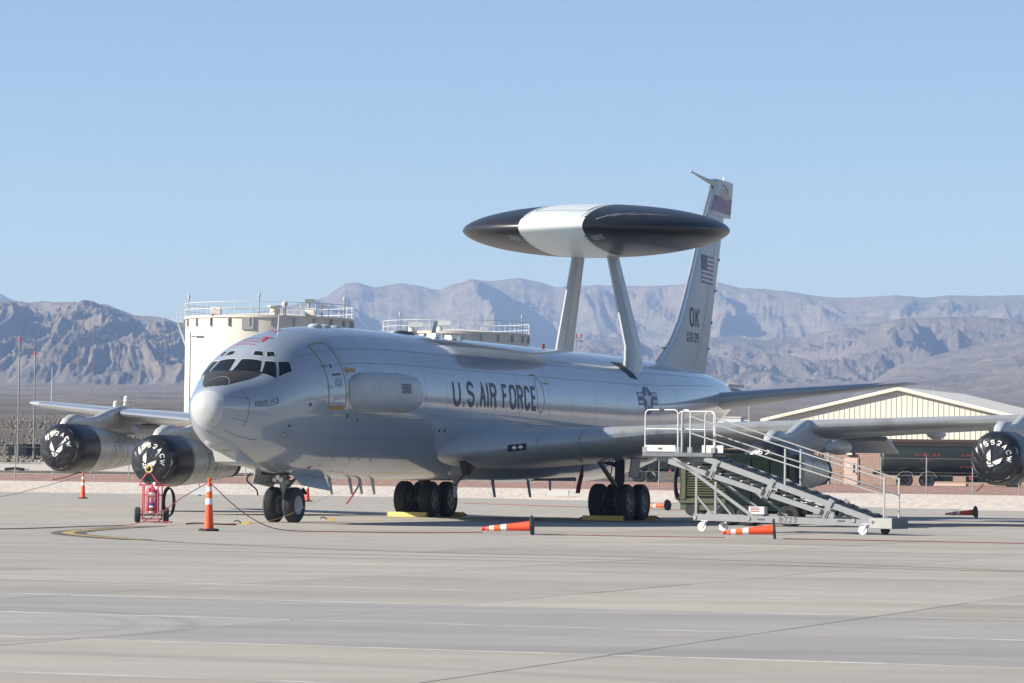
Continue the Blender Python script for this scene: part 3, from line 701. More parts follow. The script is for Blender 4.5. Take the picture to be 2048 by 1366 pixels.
def wpt(p, x, up, s, off=0):
    al, zl, at, zt, t = wsec(p); c = at - al; h = nac(x) * t * c * (1.0 if up else .95)
    ku = float(np.interp(p, [0, 3, 5.5], [1.35, 1.25, 1.0])); kl = float(np.interp(p, [0, 3, 5.5], [.45, .6, 1.0]))
    return P(al + c * x, s * p, zl + (zt - zl) * x + (h * ku + off if up else -h * kl - off))
XU = [1, .95, .85, .72, .6, .48, .36, .26, .18, .12, .08, .05, .03, .015, .005, 0]
def wing(s):
    ps = [0, 1.2, 1.7, 2.0, 2.3, 2.7, 3.2, 3.8, 4.4, 5.2, 6.2, 7.3, 8.5, 10.2, 11.5, 13, 14.5, 16.05, 17.5, 19, 20.3, 21.2, 21.6, 21.9, 22.1, 22.2]
    mb = MB(); mb.loft([[wpt(p, x, True, s) for x in XU] + [wpt(p, x, False, s) for x in XU[::-1][1:]] for p in ps])
    wg = mb.build('wing', M['skin2'], jet, True, 40)
    mb = MB(); xe = [.075, .05, .03, .018, .008, .003, 0]
    mb.loft([[wpt(p, x, True, s, .006) for x in xe] + [P(wsec(p)[0] - .008, s * p, wsec(p)[1])] + [wpt(p, x, False, s, .006) for x in xe[::-1][1:]] for p in np.linspace(5.3, 21.4, 34)], closed=False, caps=False)
    mb.build('leading_edge', M['alu'] if s < 0 else M['alu2'], wg, True, 60)
    for p in (3.55, 4.5, 6.4, 8.3):
        mb = MB(); pts = [wpt(p, x, True, s, .004) for x in (.16, .1, .06, .03, .01, .002)] + [wpt(p, x, False, s, .004) for x in (0, .004, .02, .05, .1)]
        mb.add([q + Vector((0, d, 0)) for q in pts for d in (-.009, .009)], [(2 * i, 2 * i + 1, 2 * i + 3, 2 * i + 2) for i in range(len(pts) - 1)]); mb.build('panel_line', M['line'], wg)
    # upper and lower panel lines, flap fairings
    for x in (.16, .68):
        mb = MB(); mb.grid(lambda u, v, x=x: wpt(2.2 + 19 * u, x + .0015 * v, False, s, .003), 30, 1); mb.build('panel_line', M['line'], wg)
    mb = MB(); mb.loft([[P(a, s * p, z) for a, z in ((26.15 + (p - 8.6) * .45, 2.80), (26.75 + (p - 8.6) * .45, 2.66), (27.75 + (p - 8.6) * .45, 2.30), (27.70 + (p - 8.6) * .45, 2.27), (26.7 + (p - 8.6) * .45, 2.50), (26.1 + (p - 8.6) * .45, 2.66))] for p in (8.3, 11.0)])
    mb.build('flap', M['skin2'], wg)
    for p in (5.0, 7.2, 12.6, 14.4):
        al, zl, at, zt, t = wsec(p); mb = MB()
        mb.loft([[P(at - 1.9 + 2.5 * u, s * p + .10 * math.sin(R(k * 36)) * math.sin(math.pi * min(.98, max(.02, u))) ** .6, zt - .12 - .06 * math.sin(math.pi * u) + .16 * math.cos(R(k * 36)) * math.sin(math.pi * min(.98, max(.02, u))) ** .6) for k in range(10)] for u in (0.01, .1, .25, .45, .65, .85, .99)])
        mb.build('flap_track_fairing', M['skin2'], wg, True)
    return wg
wings = {s: wing(s) for s in (1, -1)}
# root landing lights (port and starboard)
for s in (1, -1):
    p0, p1 = 2.95, 3.33
    mb = MB(); mb.grid(lambda u, v: (wpt(p0 + (p1 - p0) * u, .006 * (1 - v * 2) if v < .5 else .010 * (v * 2 - 1), v < .5, s, .012) if False else Vector(wpt(p0 + (p1 - p0) * u, .0, True, s)) + Vector((.03, 0, -.13 + .20 * v))), 4, 3)
    lw = mb.build('landing_light_housing', M['dark'], wings[s])
    for q in (.33, .67):
        c = Vector(wpt(p0 + (p1 - p0) * q, 0, True, s)) + Vector((.045, 0, -.03))
        mb = MB(); mb.lathe([(0, .07), (.03, .066), (.045, .04)], c, (1, s * .55, 0), 16); mb.build('landing_light', M['silver'], lw, True)
# wing-to-body fairing
mb = MB()
def ff(u, k):
    a = 14.6 + 14.5 * u; t = math.sin(math.pi * min(1, max(0, u))) ** .45; ph = R(k * 360 / 40)
    hw = 1.1 + .75 * t; zc = 1.85; hz = .45 + .27 * t
    return P(a, hw * math.copysign(abs(math.sin(ph)) ** .8, math.sin(ph)), zc + hz * math.cos(ph) * .95)
mb.loft([[ff(u, k) for k in range(40)] for u in (0.001, .03, .08, .15, .3, .5, .7, .85, .93, .98, .999)])
mb.build('belly_fairing', M['skin'], jet, True, 60)

# ---- engines
ENG = [(16.74, 10.18, 1.71), (21.31, 16.05, 2.11)]
NP = [(0, .70), (.12, .76), (.5, .80), (1.2, .81), (1.6, .80), (2.2, .775), (3.0, .71), (3.8, .63), (4.6, .54), (5.3, .46), (5.5, .44)]
def engine(a0, p, z0, s):
    c = P(a0, s * p, z0); mb = MB(); mb.lathe(NP, c, (-1, 0, -.012), 48, caps=False)
    mb.lathe([(5.5, .44), (5.5, .40), (4.6, .40)], c, (-1, 0, -.012), 48, caps=False)
    en = mb.build('engine_nacelle', M['alu2'], jet, True, 50)
    mb = MB(); mb.lathe([(5.36, .465), (5.6, .45), (5.6, .41), (5.3, .39)], c, (-1, 0, -.012), 48, caps=False); mb.lathe([(4.6, .40), (4.7, .001)], c, (-1, 0, -.012), 32, caps=False)
    mb.build('exhaust_rim', M['dark'], en, True)
    mb = MB()
    for t in (2.62, 3.35, 3.75, 4.5):
        r = float(np.interp(t, [q[0] for q in NP], [q[1] for q in NP])); mb.lathe([(t, r + .004), (t + .02, r + .003)], c, (-1, 0, -.012), 48, caps=False)
    for ph in (20, 100, 160, 250):
        mb.add([c + Vector((-t, math.sin(R(ph + dp)) * (float(np.interp(t, [q[0] for q in NP], [q[1] for q in NP])) + .004), math.cos(R(ph + dp)) * (float(np.interp(t, [q[0] for q in NP], [q[1] for q in NP])) + .004))) for t in (2.3, 3, 3.8, 4.6, 5.3) for dp in (0, 1.4)], [(i * 2, i * 2 + 1, i * 2 + 3, i * 2 + 2) for i in range(4)])
    mb.build('cowl_seams', M['line'], en)
    mb = MB()                                             # small access door outlines on the outboard and inboard flanks
    for ph0 in (88, 272):
        def nm(x, y, ph0=ph0):
            r = float(np.interp(x, [q[0] for q in NP], [q[1] for q in NP])) + .005; a_ = R(ph0) - y / r; return c + Vector((-x, math.sin(a_) * r * 1, math.cos(a_) * r))
        ribbon(mb, [(2.75, -.22), (3.05, -.22), (3.05, .22), (2.75, .22), (2.75, -.22)], .025, nm)
    mb.build('access_door_outline', M['line'], en)
    # shoulder fairing
    mb = MB(); mb.loft([[c + Vector((-t, (.02 + .44 * r) * math.sin(R(k * 20)), .50 + .33 * r * math.cos(R(k * 20)))) for k in range(18)] for t, r in ((.25, .02), (.35, .35), (.6, .75), (1.0, .98), (1.5, 1.0), (2.1, .85), (2.7, .5), (3.2, .05))])
    mb.build('intake_fairing', M['skin2'], en, True, 60)
    # pylon
    al, zl, at, zt, tc = wsec(p); k = al - a0
    top = [(.25, .84), (.5, 1.02), (.9, 1.14), (1.3, 1.13), (1.8, 1.04), (2.5, 1.10), (k - .5, zl - z0 + .12), (k + .2, zl - z0 + .25), (k + 1.2, zl - z0 + .22), (k + 2.6, zl - z0 - .15), (k + 3.4, zl - z0 - .20)]
    bot = [(.25, .78), (.5, .60), (.9, .5), (1.3, .5), (1.8, .5), (2.5, .5), (k - .5, .5), (k + .2, .45), (k + 1.2, .50), (k + 2.0, .70), (k + 3.4, zl - z0 - .26)]
    th_ = [.10, .18, .22, .22, .20, .18, .18, .19, .20, .16, .06]
    mb = MB(); rings = []
    for (ta, tz), (ba, bz), q in zip(top, bot, th_):
        ring = []
        for j in range(16):
            g = j * 22.5; f = (math.cos(R(g)) + 1) / 2; f = 1 - (1 - f)
            zz = bz + (tz - bz) * (.5 + .5 * math.copysign(abs(math.cos(R(g))) ** .75, math.cos(R(g)))); aa = ba + (ta - ba) * f
            ring.append(c + Vector((-aa, q * math.copysign(abs(math.sin(R(g))) ** .55, math.sin(R(g))), zz)))
        rings.append(ring)
    mb.loft(rings); py = mb.build('pylon', M['skin2'] if s > 0 else M['alu2'], jet, True, 60)
    if (s > 0) == (p < 12):
     mb = MB(); mb.lathe([(0, .12), (.25, .21), (.9, .25), (1.5, .24), (1.9, .18), (2.1, .05)], c + Vector((-(k - .15), (s * .85 if s > 0 else -s * .85), zl - z0 - .58)), (-1, 0, 0), 20); mb.build('pylon_pod', M['alu2'], py, True)
    return en
for a0, p, z0 in ENG:
    for s in (1, -1): engine(a0, p, z0, s)

# ---- rotodome on its struts
RD, HT_, DC = 4.57, .90, (29.70, 0, 9.78)
tilt = Matrix.Rotation(R(2.0), 4, 'Y')
def dome_pt(x, y, up, off=0):
    r = min(1, math.hypot(x, y) / RD); h = HT_ * (max(0, 1 - r * r)) ** .56 + off
    v = tilt @ Vector((x, y, h if up else -h * 1.02)); return P(*DC) + v
def dome_part(p0, p1, n, name, m, cap0, cap1):
    ta = [-math.cos(math.pi * i / 40) for i in range(41)]; ps = []
    for i in range(n + 1):
        u = i / n
        if cap1: u = math.sin(u * math.pi / 2)
        ps.append(p0 + (p1 - p0) * u)
    rings = []
    for p in ps:
        L = math.sqrt(max(0, RD * RD - p * p)) * .99999
        rings.append([dome_pt(L * t, p, True) for t in ta] + [dome_pt(L * t, p, False) for t in ta[::-1][1:-1]])
    mb = MB(); mb.loft(rings, caps=False); return mb.build(name, m, jet, True, 60)
wb = dome_part(-1.13, 1.13, 12, 'rotodome_centre_panel', M['dome_white'], 0, 0)
db = dome_part(1.13, RD, 26, 'rotodome_black_segment', M['dome_black'], 0, 1)
db2 = dome_part(-1.13, -RD, 26, 'rotodome_black_segment', M['dome_black'], 0, 1)
for s in (1, -1):                                     # saw-tooth seam between the panels
    mb = MB()
    for up in (True, False):
        x = -4.2
        while x < 4.2:
            if abs(x) < 4.0: mb.add([dome_pt(x, s * 1.13, up, .004), dome_pt(x + .10, s * 1.13, up, .004), dome_pt(x + .10, s * 1.07, up, .004), dome_pt(x, s * 1.07, up, .004)], [(0, 1, 2, 3)])
            x += .21
    mb.build('seam_teeth', M['dome_black'], wb, kind='stuff')
    mb = MB(); ribbon(mb, [(x_, s * 1.0) for x_ in np.linspace(-4.2, 4.2, 40)], .012, lambda x, y: dome_pt(x, y, True, .006)); mb.build('seam_line', M['line'], wb)
mb = MB()
ribbon(mb, [(3.4, -.9), (3.4, .95)], .03, lambda x, y: dome_pt(x, y, True, .006)); ribbon(mb, [(3.4, .95), (1.4, .95)], .03, lambda x, y: dome_pt(x, y, True, .006)); ribbon(mb, [(3.4, -.9), (1.4, -.9)], .03, lambda x, y: dome_pt(x, y, True, .006))
mb.build('walkway_outline', M['line'], wb)
mb = MB()
for y0, x0, x1 in ((1.5, 3.3, 4.12), (1.9, 2.9, 3.7), (2.35, 2.6, 3.3), (2.8, 2.2, 2.8)): ribbon(mb, [(x1, y0), (x0, y0 + .55)], .014, lambda x, y: dome_pt(x, y, True, .006))
mb.build('rotodome_scratch_line', M['markl'], db)
for s in (1, -1):
    mb = MB()
    for j in range(3):
        for i in range(8): rect(mb, lambda x, y: dome_pt(x, y, False, .006), 3.95 - j * .13, s * (1.28 + i * .05) , 4.0 - j * .13, s * (1.31 + i * .05), 1, 1)
    mb.build('warning_stencil', M['markl'], db if s > 0 else db2, kind='stuff')
def strut(s):
    mb = MB(); rings = []
    for zz, p, ac, ch_, t in ((4.7, 1.24, 30.35, 2.3, .20), (5.0, 1.22, 30.30, 1.95, .20), (5.3, 1.24, 30.22, 1.72, .19), (5.8, 1.25, 30.15, 1.58, .185), (7.2, .97, 29.95, 1.36, .185), (8.95, .62, 29.70, 1.12, .185)):
        ring = []
        for k in range(24):
            g = R(k * 15); x = (1 - math.cos(g)) / 2; h = nac(x) * t * 1.0
            ring.append(P(ac - ch_ / 2 + ch_ * x, s * p + math.copysign(h * ch_ if True else h, math.sin(g)) * (1 if math.sin(g) != 0 else 0), zz))
        rings.append(ring)
    mb.loft(rings); o = mb.build('rotodome_strut', M['skin2'], jet, True, 40)
    mb = MB()
    for x in (.22, .78):
        mb.add([P(ac - ch_ / 2 + ch_ * (x + d), s * p + nac(x) * t * ch_ + .004, zz) for zz, p, ac, ch_, t in ((5.8, 1.25, 30.15, 1.58, .185), (7.2, .97, 29.95, 1.36, .185), (8.9, .63, 29.70, 1.12, .185)) for d in (0, .012)] if s > 0 else
               [P(ac - ch_ / 2 + ch_ * (x + d), s * p + nac(x) * t * ch_ + .004, zz) for zz, p, ac, ch_, t in ((5.8, 1.25, 30.15, 1.58, .185), (7.2, .97, 29.95, 1.36, .185), (8.9, .63, 29.70, 1.12, .185)) for d in (0, .012)], [(0, 1, 3, 2), (2, 3, 5, 4)])
    mb.build('strut_seam', M['line'], o); return o
strut(1); strut(-1)
patch(lambda a, b: S(a, b, .010), [(28.45, 33), (29.5, 33), (29.7, 57), (29.05, 55)], 'strut_base_shield', M['antiglare'], jet)

# ---- fin, rudder, tailplane
FS = [(4.9, 34.2, 41.5), (5.3, 35.4, 41.62), (5.8, 36.45, 41.8), (6.36, 37.45, 42.0), (7.1, 38.3, 42.25), (7.9, 38.95, 42.5), (9.0, 39.7, 42.87), (10.4, 40.6, 43.33), (11.22, 41.15, 43.6), (11.24, 41.17, 44.42), (12.0, 41.72, 44.6), (12.35, 42.0, 44.68), (12.62, 42.3, 44.7)]
def fsec(zz): X = [q[0] for q in FS]; return float(np.interp(zz, X, [q[1] for q in FS])), float(np.interp(zz, X, [q[2] for q in FS]))
def fpt(a, zz, s=1, off=.006):
    l, t = fsec(zz); c = t - l; x = min(1, max(0, (a - l) / c)); return P(a, s * (nac(x) * .085 * min(c, 4.2) * 1.0 + off), zz)
xf = [1, .9, .75, .6, .45, .3, .2, .12, .06, .025, .008, 0]
mb = MB(); mb.loft([[fpt(l + (t - l) * x, zz, 1, 0) for x in xf] + [fpt(l + (t - l) * x, zz, -1, 0) for x in xf[::-1][1:]] for zz, l, t in FS])
fin = mb.build('fin', M['skin2'], jet, True, 40)
mb = MB(); mb.loft([[fpt(l + (t - l) * x, zz, 1, .012) for x in (.05, .02, .004, 0)] + [fpt(l + (t - l) * x, zz, -1, .012) for x in (.004, .02, .05)] for zz, l, t in FS[1:]], closed=False, caps=False)
mb.build('fin_leading_edge', M['alu'], fin, True)
mb = MB(); mb.grid(lambda u, v: fpt(fsec(5.4 + 5.8 * u)[0] + (fsec(5.4 + 5.8 * u)[1] - fsec(5.4 + 5.8 * u)[0]) * .70 + .025 * v, 5.4 + 5.8 * u, 1, .006), 12, 1); mb.build('rudder_hinge_line', M['line'], fin)
mb = MB()
mb.tube([P(42.6, 0, 12.48), P(42.0, 0, 12.47), P(41.4, 0, 12.50), P(39.75, 0, 12.66)], [.12, .10, .07, .025], 10); mb.sphere(tuple(P(39.7, 0, 12.66)), .05)
mb.build('probe_antenna', M['skin2'], fin, True)
mb = MB(); mb.tube([P(42.05, 0, 12.3), P(41.98, 0, 12.0)], [.09, .07], 8); mb.build('probe_bracket', M['dark'], fin)
mb = MB(); mb.tube([P(43.6, 0, 12.6), P(43.6, 0, 12.78)], .04, 8); mb.build('tail_beacon', M['white'], fin, True)
for zz in (6.2, 7.2, 8.4, 9.6, 10.6):
    mb = MB(); mb.box(P(fsec(zz)[1] - .02, 0, zz), (.06, .09, .08)); mb.build('rudder_hinge', M['geard'], fin)
mb = MB(); mb.box(P(36.9, .0, 6.05), (.2, .10, .06)); mb.build('fin_probe', M['geard'], fin)
for s in (1, -1):
    mb = MB()
    def stp(x, y, s=s):
        zz = 11.38 + y; l, t = fsec(zz); return fpt(l + .42 + (t - l - .5) * x, zz, s)
    rect(mb, stp, 0, 0, 1, .62, 10, 3); mb.build('state_colour_band', M['maroon'], fin)
    # unit badge: a plain oval of mottled brown with a dark scroll above
    mb = MB()
    def bd(x, y, s=s): return fpt(43.55 + x, 12.12 - .06 * x + y, s, .007)
    disc(mb, lambda x, y: bd(x * 1.0, y * .30), 0, 0, .72, 24, 3); bg_ = mb.build('fin_badge', mat('badge_mottled_brown', (.42, .38, .30), .6, 0, .5, 7, col2=(.55, .56, .57), c2scale=5), fin)
    mb = MB(); ribbon(mb, [(-.5, .27), (-.2, .30), (.1, .24), (.4, .16)], .05, bd); mb.build('badge_scroll', M['mark'], bg_)
    # flag
    fw, fh, fa, fz = 1.62, 1.05, 40.63, 8.62
    def fl(off, s=s):
        return lambda x, y: fpt(fa + x * 1.0 + (.0), fz + y - x * .02, s, off)
    mb = MB(); rect(mb, fl(.006), 0, 0, fw, fh, 6, 4); fg = mb.build('flag', M['markl'], fin)
    mb = MB()
    for i in range(0, 13, 2): rect(mb, fl(.009), 0, fh * i / 13, fw, fh * (i + 1) / 13, 6, 1)
    mb.build('flag_stripes', M['flagred'], fg)
    mb = MB(); rect(mb, fl(.012), 0, fh * 6 / 13, fw * .42, fh, 3, 3); mb.build('flag_canton', M['blue'], fg)
    # OK / AF 80 0139
    mb = MB()
    if s > 0: fo = lambda a, zz, off=.008: fpt(a, zz, 1, off)
    letters(mb, 'OK', .72, .50, .12, .16, (lambda x, y: fpt(39.28 + x, 6.92 + y, 1, .008)) if s > 0 else (lambda x, y: fpt(40.5 - x, 6.92 + y, -1, .008)))
    letters(mb, '0139', .36, .26, .055, .07, (lambda x, y: fpt(39.30 + x, 6.36 + y, 1, .008)) if s > 0 else (lambda x, y: fpt(40.5 - x, 6.36 + y, -1, .008)))
    letters(mb, 'AF', .16, .12, .03, .03, (lambda x, y: fpt(38.92 + x, 6.57 + y, 1, .008)) if s > 0 else (lambda x, y: fpt(41.0 - x, 6.57 + y, -1, .008)))
    letters(mb, '80', .16, .12, .03, .03, (lambda x, y: fpt(38.92 + x, 6.36 + y, 1, .008)) if s > 0 else (lambda x, y: fpt(41.0 - x, 6.36 + y, -1, .008)))
    mb.build('tail_lettering', M['mark'], fin)
def tailplane(s):
    T = [(0, 39.0, 4.14, 43.6, .15), (.9, 39.5, 4.23, 43.8, .15), (3, 41.1, 4.53, 44.7, .12), (6.5, 44.0, 4.97, 46.2, .09), (6.95, 44.7, 5.03, 46.35, .06)]
    def tp(p, x, up, off=0):
        X = [q[0] for q in T]; al, zl, at, t = [float(np.interp(p, X, [q[k] for q in T])) for k in (1, 2, 3, 4)]; c = at - al; h = nac(x) * t * c + off
        return P(al + c * x, s * p, zl + (h if up else -h))
    mb = MB(); mb.loft([[tp(p, x, True) for x in XU] + [tp(p, x, False) for x in XU[::-1][1:]] for p in (0, .5, .9, 2, 3, 4.5, 5.7, 6.5, 6.8, 6.95)])
    o = mb.build('tailplane', M['skin2'], jet, True, 40)
    mb = MB(); mb.grid(lambda u, v: tp(1.2 + 5.0 * u, .66 + .004 * v, False, .003), 10, 1); mb.build('elevator_hinge_line', M['line'], o)
    for i in range(9):
        p = 1.6 + i * .58; mb = MB(); q = tp(p, 1, True); mb.tube([q + Vector((.02, 0, 0)), q + Vector((-.22, 0, -.03))], .010, 6); mb.build('static_wick', M['geard'], o)
for s in (1, -1): tailplane(s)
mb = MB(); mb.tube([P(43.4, 0, 4.45), P(44.6, 0, 4.52), P(45.6, 0, 4.60)], [.42, .30, .20], 20); mb.build('tail_cone', M['skin2'], jet, True)
mb = MB(); mb.box(P(44.6, 0, 4.90), (1.9, .5, .10)); mb.build('tail_plate', M['skin2'], jet)

# ---- blade antennas under the belly, small fittings on the roof
def blade(a, p, z0, h, c, sw=.35, m='skin2'):
    mb = MB(); rings = []
    for u in (0, 1):
        cc = c * (1 - .35 * u); rings.append([P(a + sw * abs(h) * u + cc * (.5 + .5 * x), p + y * .03, z0 + h * u) for x, y in ((-1, 0), (-.4, 1), (.6, .8), (1, 0), (.6, -.8), (-.4, -1))])
    mb.loft(rings); return mb.build('blade_antenna', M[m], jet)
for a in (7.9, 9.3, 10.0, 10.9): blade(a, .0, 1.28, -.50, .24, .5)
for a in (17.2,): blade(a, .0, 1.3, -.62, .45, .1)
for a, pp in ((20.3, 0), (23.4, 0)): blade(a, pp, 1.3, -.62, .30, .5)
blade(25.5, 0, 1.3, -.4, .2, .1)
blade(15.2, 0, 5.50, .55, .42, .7)
blade(17.6, 0, 5.50, .25, .3, .3)
mb = MB(); mb.tube([P(4.4, .05, 5.2), P(4.45, .05, 5.75)], [.035, .018], 8); mb.build('whip_antenna', M['skin2'], jet)
for a in (6.6, 7.2, 7.9):
    mb = MB(); mb.sphere(tuple(P(a, .15, 5.49)), (.26, .2, .09)); mb.build('roof_dome', M['radome'], jet, True)
mb = MB(); mb.sphere(tuple(P(13.0, .1, 5.53)), (.75, .22, .12)); mb.build('roof_fairing', M['mark'], jet, True)
mb = MB(); mb.tube([P(24.8, 0, 5.5), P(24.8, 0, 5.72)], .05, 8); mb.build('roof_beacon', M['maroonroof'], jet)
for a in (14.8, 16.2): 
    mb = MB(); mb.box(P(a, .3, 5.58), (.35, .3, .12)); mb.build('roof_vent', M['white'], jet)

# ---- landing gear
def wheel(c, r, wd, s, hubm, parent, hr=.40):
    prof = [(-wd * .5 + .02, r * .52), (-wd * .5, r * .62), (-wd * .5, r * .78), (-wd * .44, r * .90), (-wd * .34, r * .97)]
    for g in (-.20, -.07, .07, .20):
        prof += [(wd * g - .012, r * .995), (wd * g - .010, r * .965), (wd * g + .010, r * .965), (wd * g + .012, r * .995)]
    prof += [(wd * .34, r * .97), (wd * .44, r * .90), (wd * .5, r * .78), (wd * .5, r * .62), (wd * .5 - .02, r * .52)]
    mb = MB(); mb.lathe(prof, c, (0, 1, 0), 44, caps=False); t = mb.build('wheel', M['tyre'], parent, True, 40)
    mb = MB(); mb.lathe([(-wd * .44, r * .53), (-wd * .40, r * .47), (-wd * .30, r * .42), (-wd * .30, r * .12), (-wd * .36, .02)], c, (0, 1, 0), 32, caps=False)
    mb.lathe([(wd * .44, r * .53), (wd * .42, r * .47), (wd * .28, r * .42), (wd * .30, r * .16), (wd * .42, r * .14), (wd * .44, .01)], c, (0, 1, 0), 32, caps=False)
    for k in range(10):
        g = R(36 * k); mb.lathe([(0, .022), (.02, .015)], c + Vector((math.cos(g) * r * .29, wd * .29 * 1.0, math.sin(g) * r * .29)), (0, 1, 0), 6)
    mb.build('wheel_hub', hubm, t, True, 40); return t
AN = 5.06; AM = AN + 17.98
nr_ = .495
for s in (1, -1): wheel(P(AN, s * .30, nr_ - .008), nr_, .33, s, M['hub'] if s > 0 else M['gear'], jet)
mb = MB()
mb.tube([P(AN, -.42, nr_), P(AN, .42, nr_)], .06, 12); mb.tube([P(AN, 0, nr_ - .05), P(AN, 0, .95)], [.085, .085], 14); mb.tube([P(AN, 0, .86), P(AN - .05, 0, 1.6)], [.12, .14], 14)
mb.tube([P(AN + .13, 0, .55), P(AN + .36, 0, .78), P(AN + .14, 0, 1.02)], .035, 8)
mb.tube([P(AN + .9, .12, 1.45), P(AN + .08, .10, 1.0)], .04, 8); mb.tube([P(AN + .9, -.12, 1.45), P(AN + .08, -.10, 1.0)], .04, 8)
mb.box(P(AN - .05, 0, 1.12), (.26, .42, .12)); mb.tube([P(AN + .05, .14, 1.0), P(AN + .12, .18, .72), P(AN + .02, .12, .55)], .015, 6)
ng = mb.build('nose_gear_leg', M['gear'], jet, True, 40)
for s in (1, -1):
    mb = MB(); mb.sphere(tuple(P(AN - .26, s * .10 - .08, 1.19)), (.06, .075, .075)); mb.build('taxi_light', M['white'], ng, True)
mb = MB(); mb.tube([P(AN + .42, .36, .93), P(AN + .55, .40, .80)], .05, 8); mb.build('tow_fitting', M['geard'], ng)
mb = MB(); mb.box(P(AN + .1, 0, 1.38), (1.7, .66, .14)); mb.build('nose_wheel_bay', M['dark'], jet)
for s in (1, -1):
    mb = MB()
    if s > 0: q = [(4.62, .34, 1.40), (6.85, .34, 1.34), (6.95, .52, .88), (5.05, .52, 1.03)]
    else: q = [(3.95, -.34, 1.44), (5.25, -.34, 1.38), (5.35, -.46, .95), (4.0, -.46, 1.08)]
    v = [P(a, p, z) for a, p, z in q]; v2 = [x + Vector((0, .03 * s, 0)) for x in v]
    mb.add(v + v2, [(0, 1, 2, 3), (7, 6, 5, 4), (0, 4, 5, 1), (1, 5, 6, 2), (2, 6, 7, 3), (3, 7, 4, 0)]); gd = mb.build('nose_gear_door', M['skin2'], jet)
    if s > 0:
        mb = MB(); o_, ax, up = P(5.62, .467, .99), (P(6.85, .52, .93) - P(5.05, .52, 1.03)).normalized(), (P(5.7, .34, 1.37) - P(5.7, .52, 1.0)).normalized()
        nrm = Vector((0, 1, .4)).normalized() * .045
        letters(mb, '0139', .22, .17, .04, .05, lambda x, y: o_ + ax * x + up * y + nrm); mb.build('door_number', M['mark'], gd)
    else:
        for i in range(6): mb = MB(); mb.box(P(4.1 + i * .22, -.39, 1.18), (.04, .05, .26)); mb.build('door_rib', M['gear'], gd)
def main_gear(s):
    pc = s * 3.365
    for da in (-.71, .71):
        for dp in (-.44, .44): wheel(P(AM + da, pc + dp, .575), .585, .40, s, M['gear'], jet)
    mb = MB(); mb.tube([P(AM - .71, pc, .58), P(AM + .71, pc, .58)], .12, 12)
    for da in (-.71, .71): mb.tube([P(AM + da, pc - .42, .58), P(AM + da, pc + .42, .58)], .07, 10)
    mb.tube([P(AM, pc, .5), P(AM, pc, 1.35)], .11, 14); mb.tube([P(AM, pc, 1.2), P(AM, pc, 2.4)], .16, 14)
    mb.tube([P(AM + .14, pc, .75), P(AM + .42, pc, 1.0), P(AM + .15, pc, 1.3)], .04, 8)
    mb.tube([P(AM, pc + .12, 1.7), P(AM, pc - s * 1.5, 2.1)], .07, 10)
    for dp in (-.15, .14):
        mb.tube([P(AM - .12, pc + dp, 2.1), P(AM - .2, pc + dp * 1.6, 1.4), P(AM - .14, pc + dp, 1.0), P(AM - .3, pc + dp, .8)], .02, 6)
    g = mb.build('main_gear_leg', M['geard'], jet, True, 40)
    mb = MB(); mb.tube([P(AM - 1.95, pc - s * .1, 2.0), P(AM - .1, pc, .95)], .075, 10); mb.build('drag_brace', M['gear'], g, True)
    mb = MB(); mb.box(P(AM + .25, pc + s * .42, 1.72), (.85, .04, .70), Matrix.Rotation(R(-8 * s), 3, 'X')); mb.build('gear_door', M['skin2'], g)
    mb = MB(); mb.box(P(AM, pc, 2.02), (2.3, 1.1, .1)); mb.build('gear_bay', M['dark'], g)
main_gear(1); main_gear(-1)
mb = MB(); mb.box(P(AM + .3, 0, 1.28), (3.6, 2.2, .12)); mb.build('belly_door', M['geard'], jet)

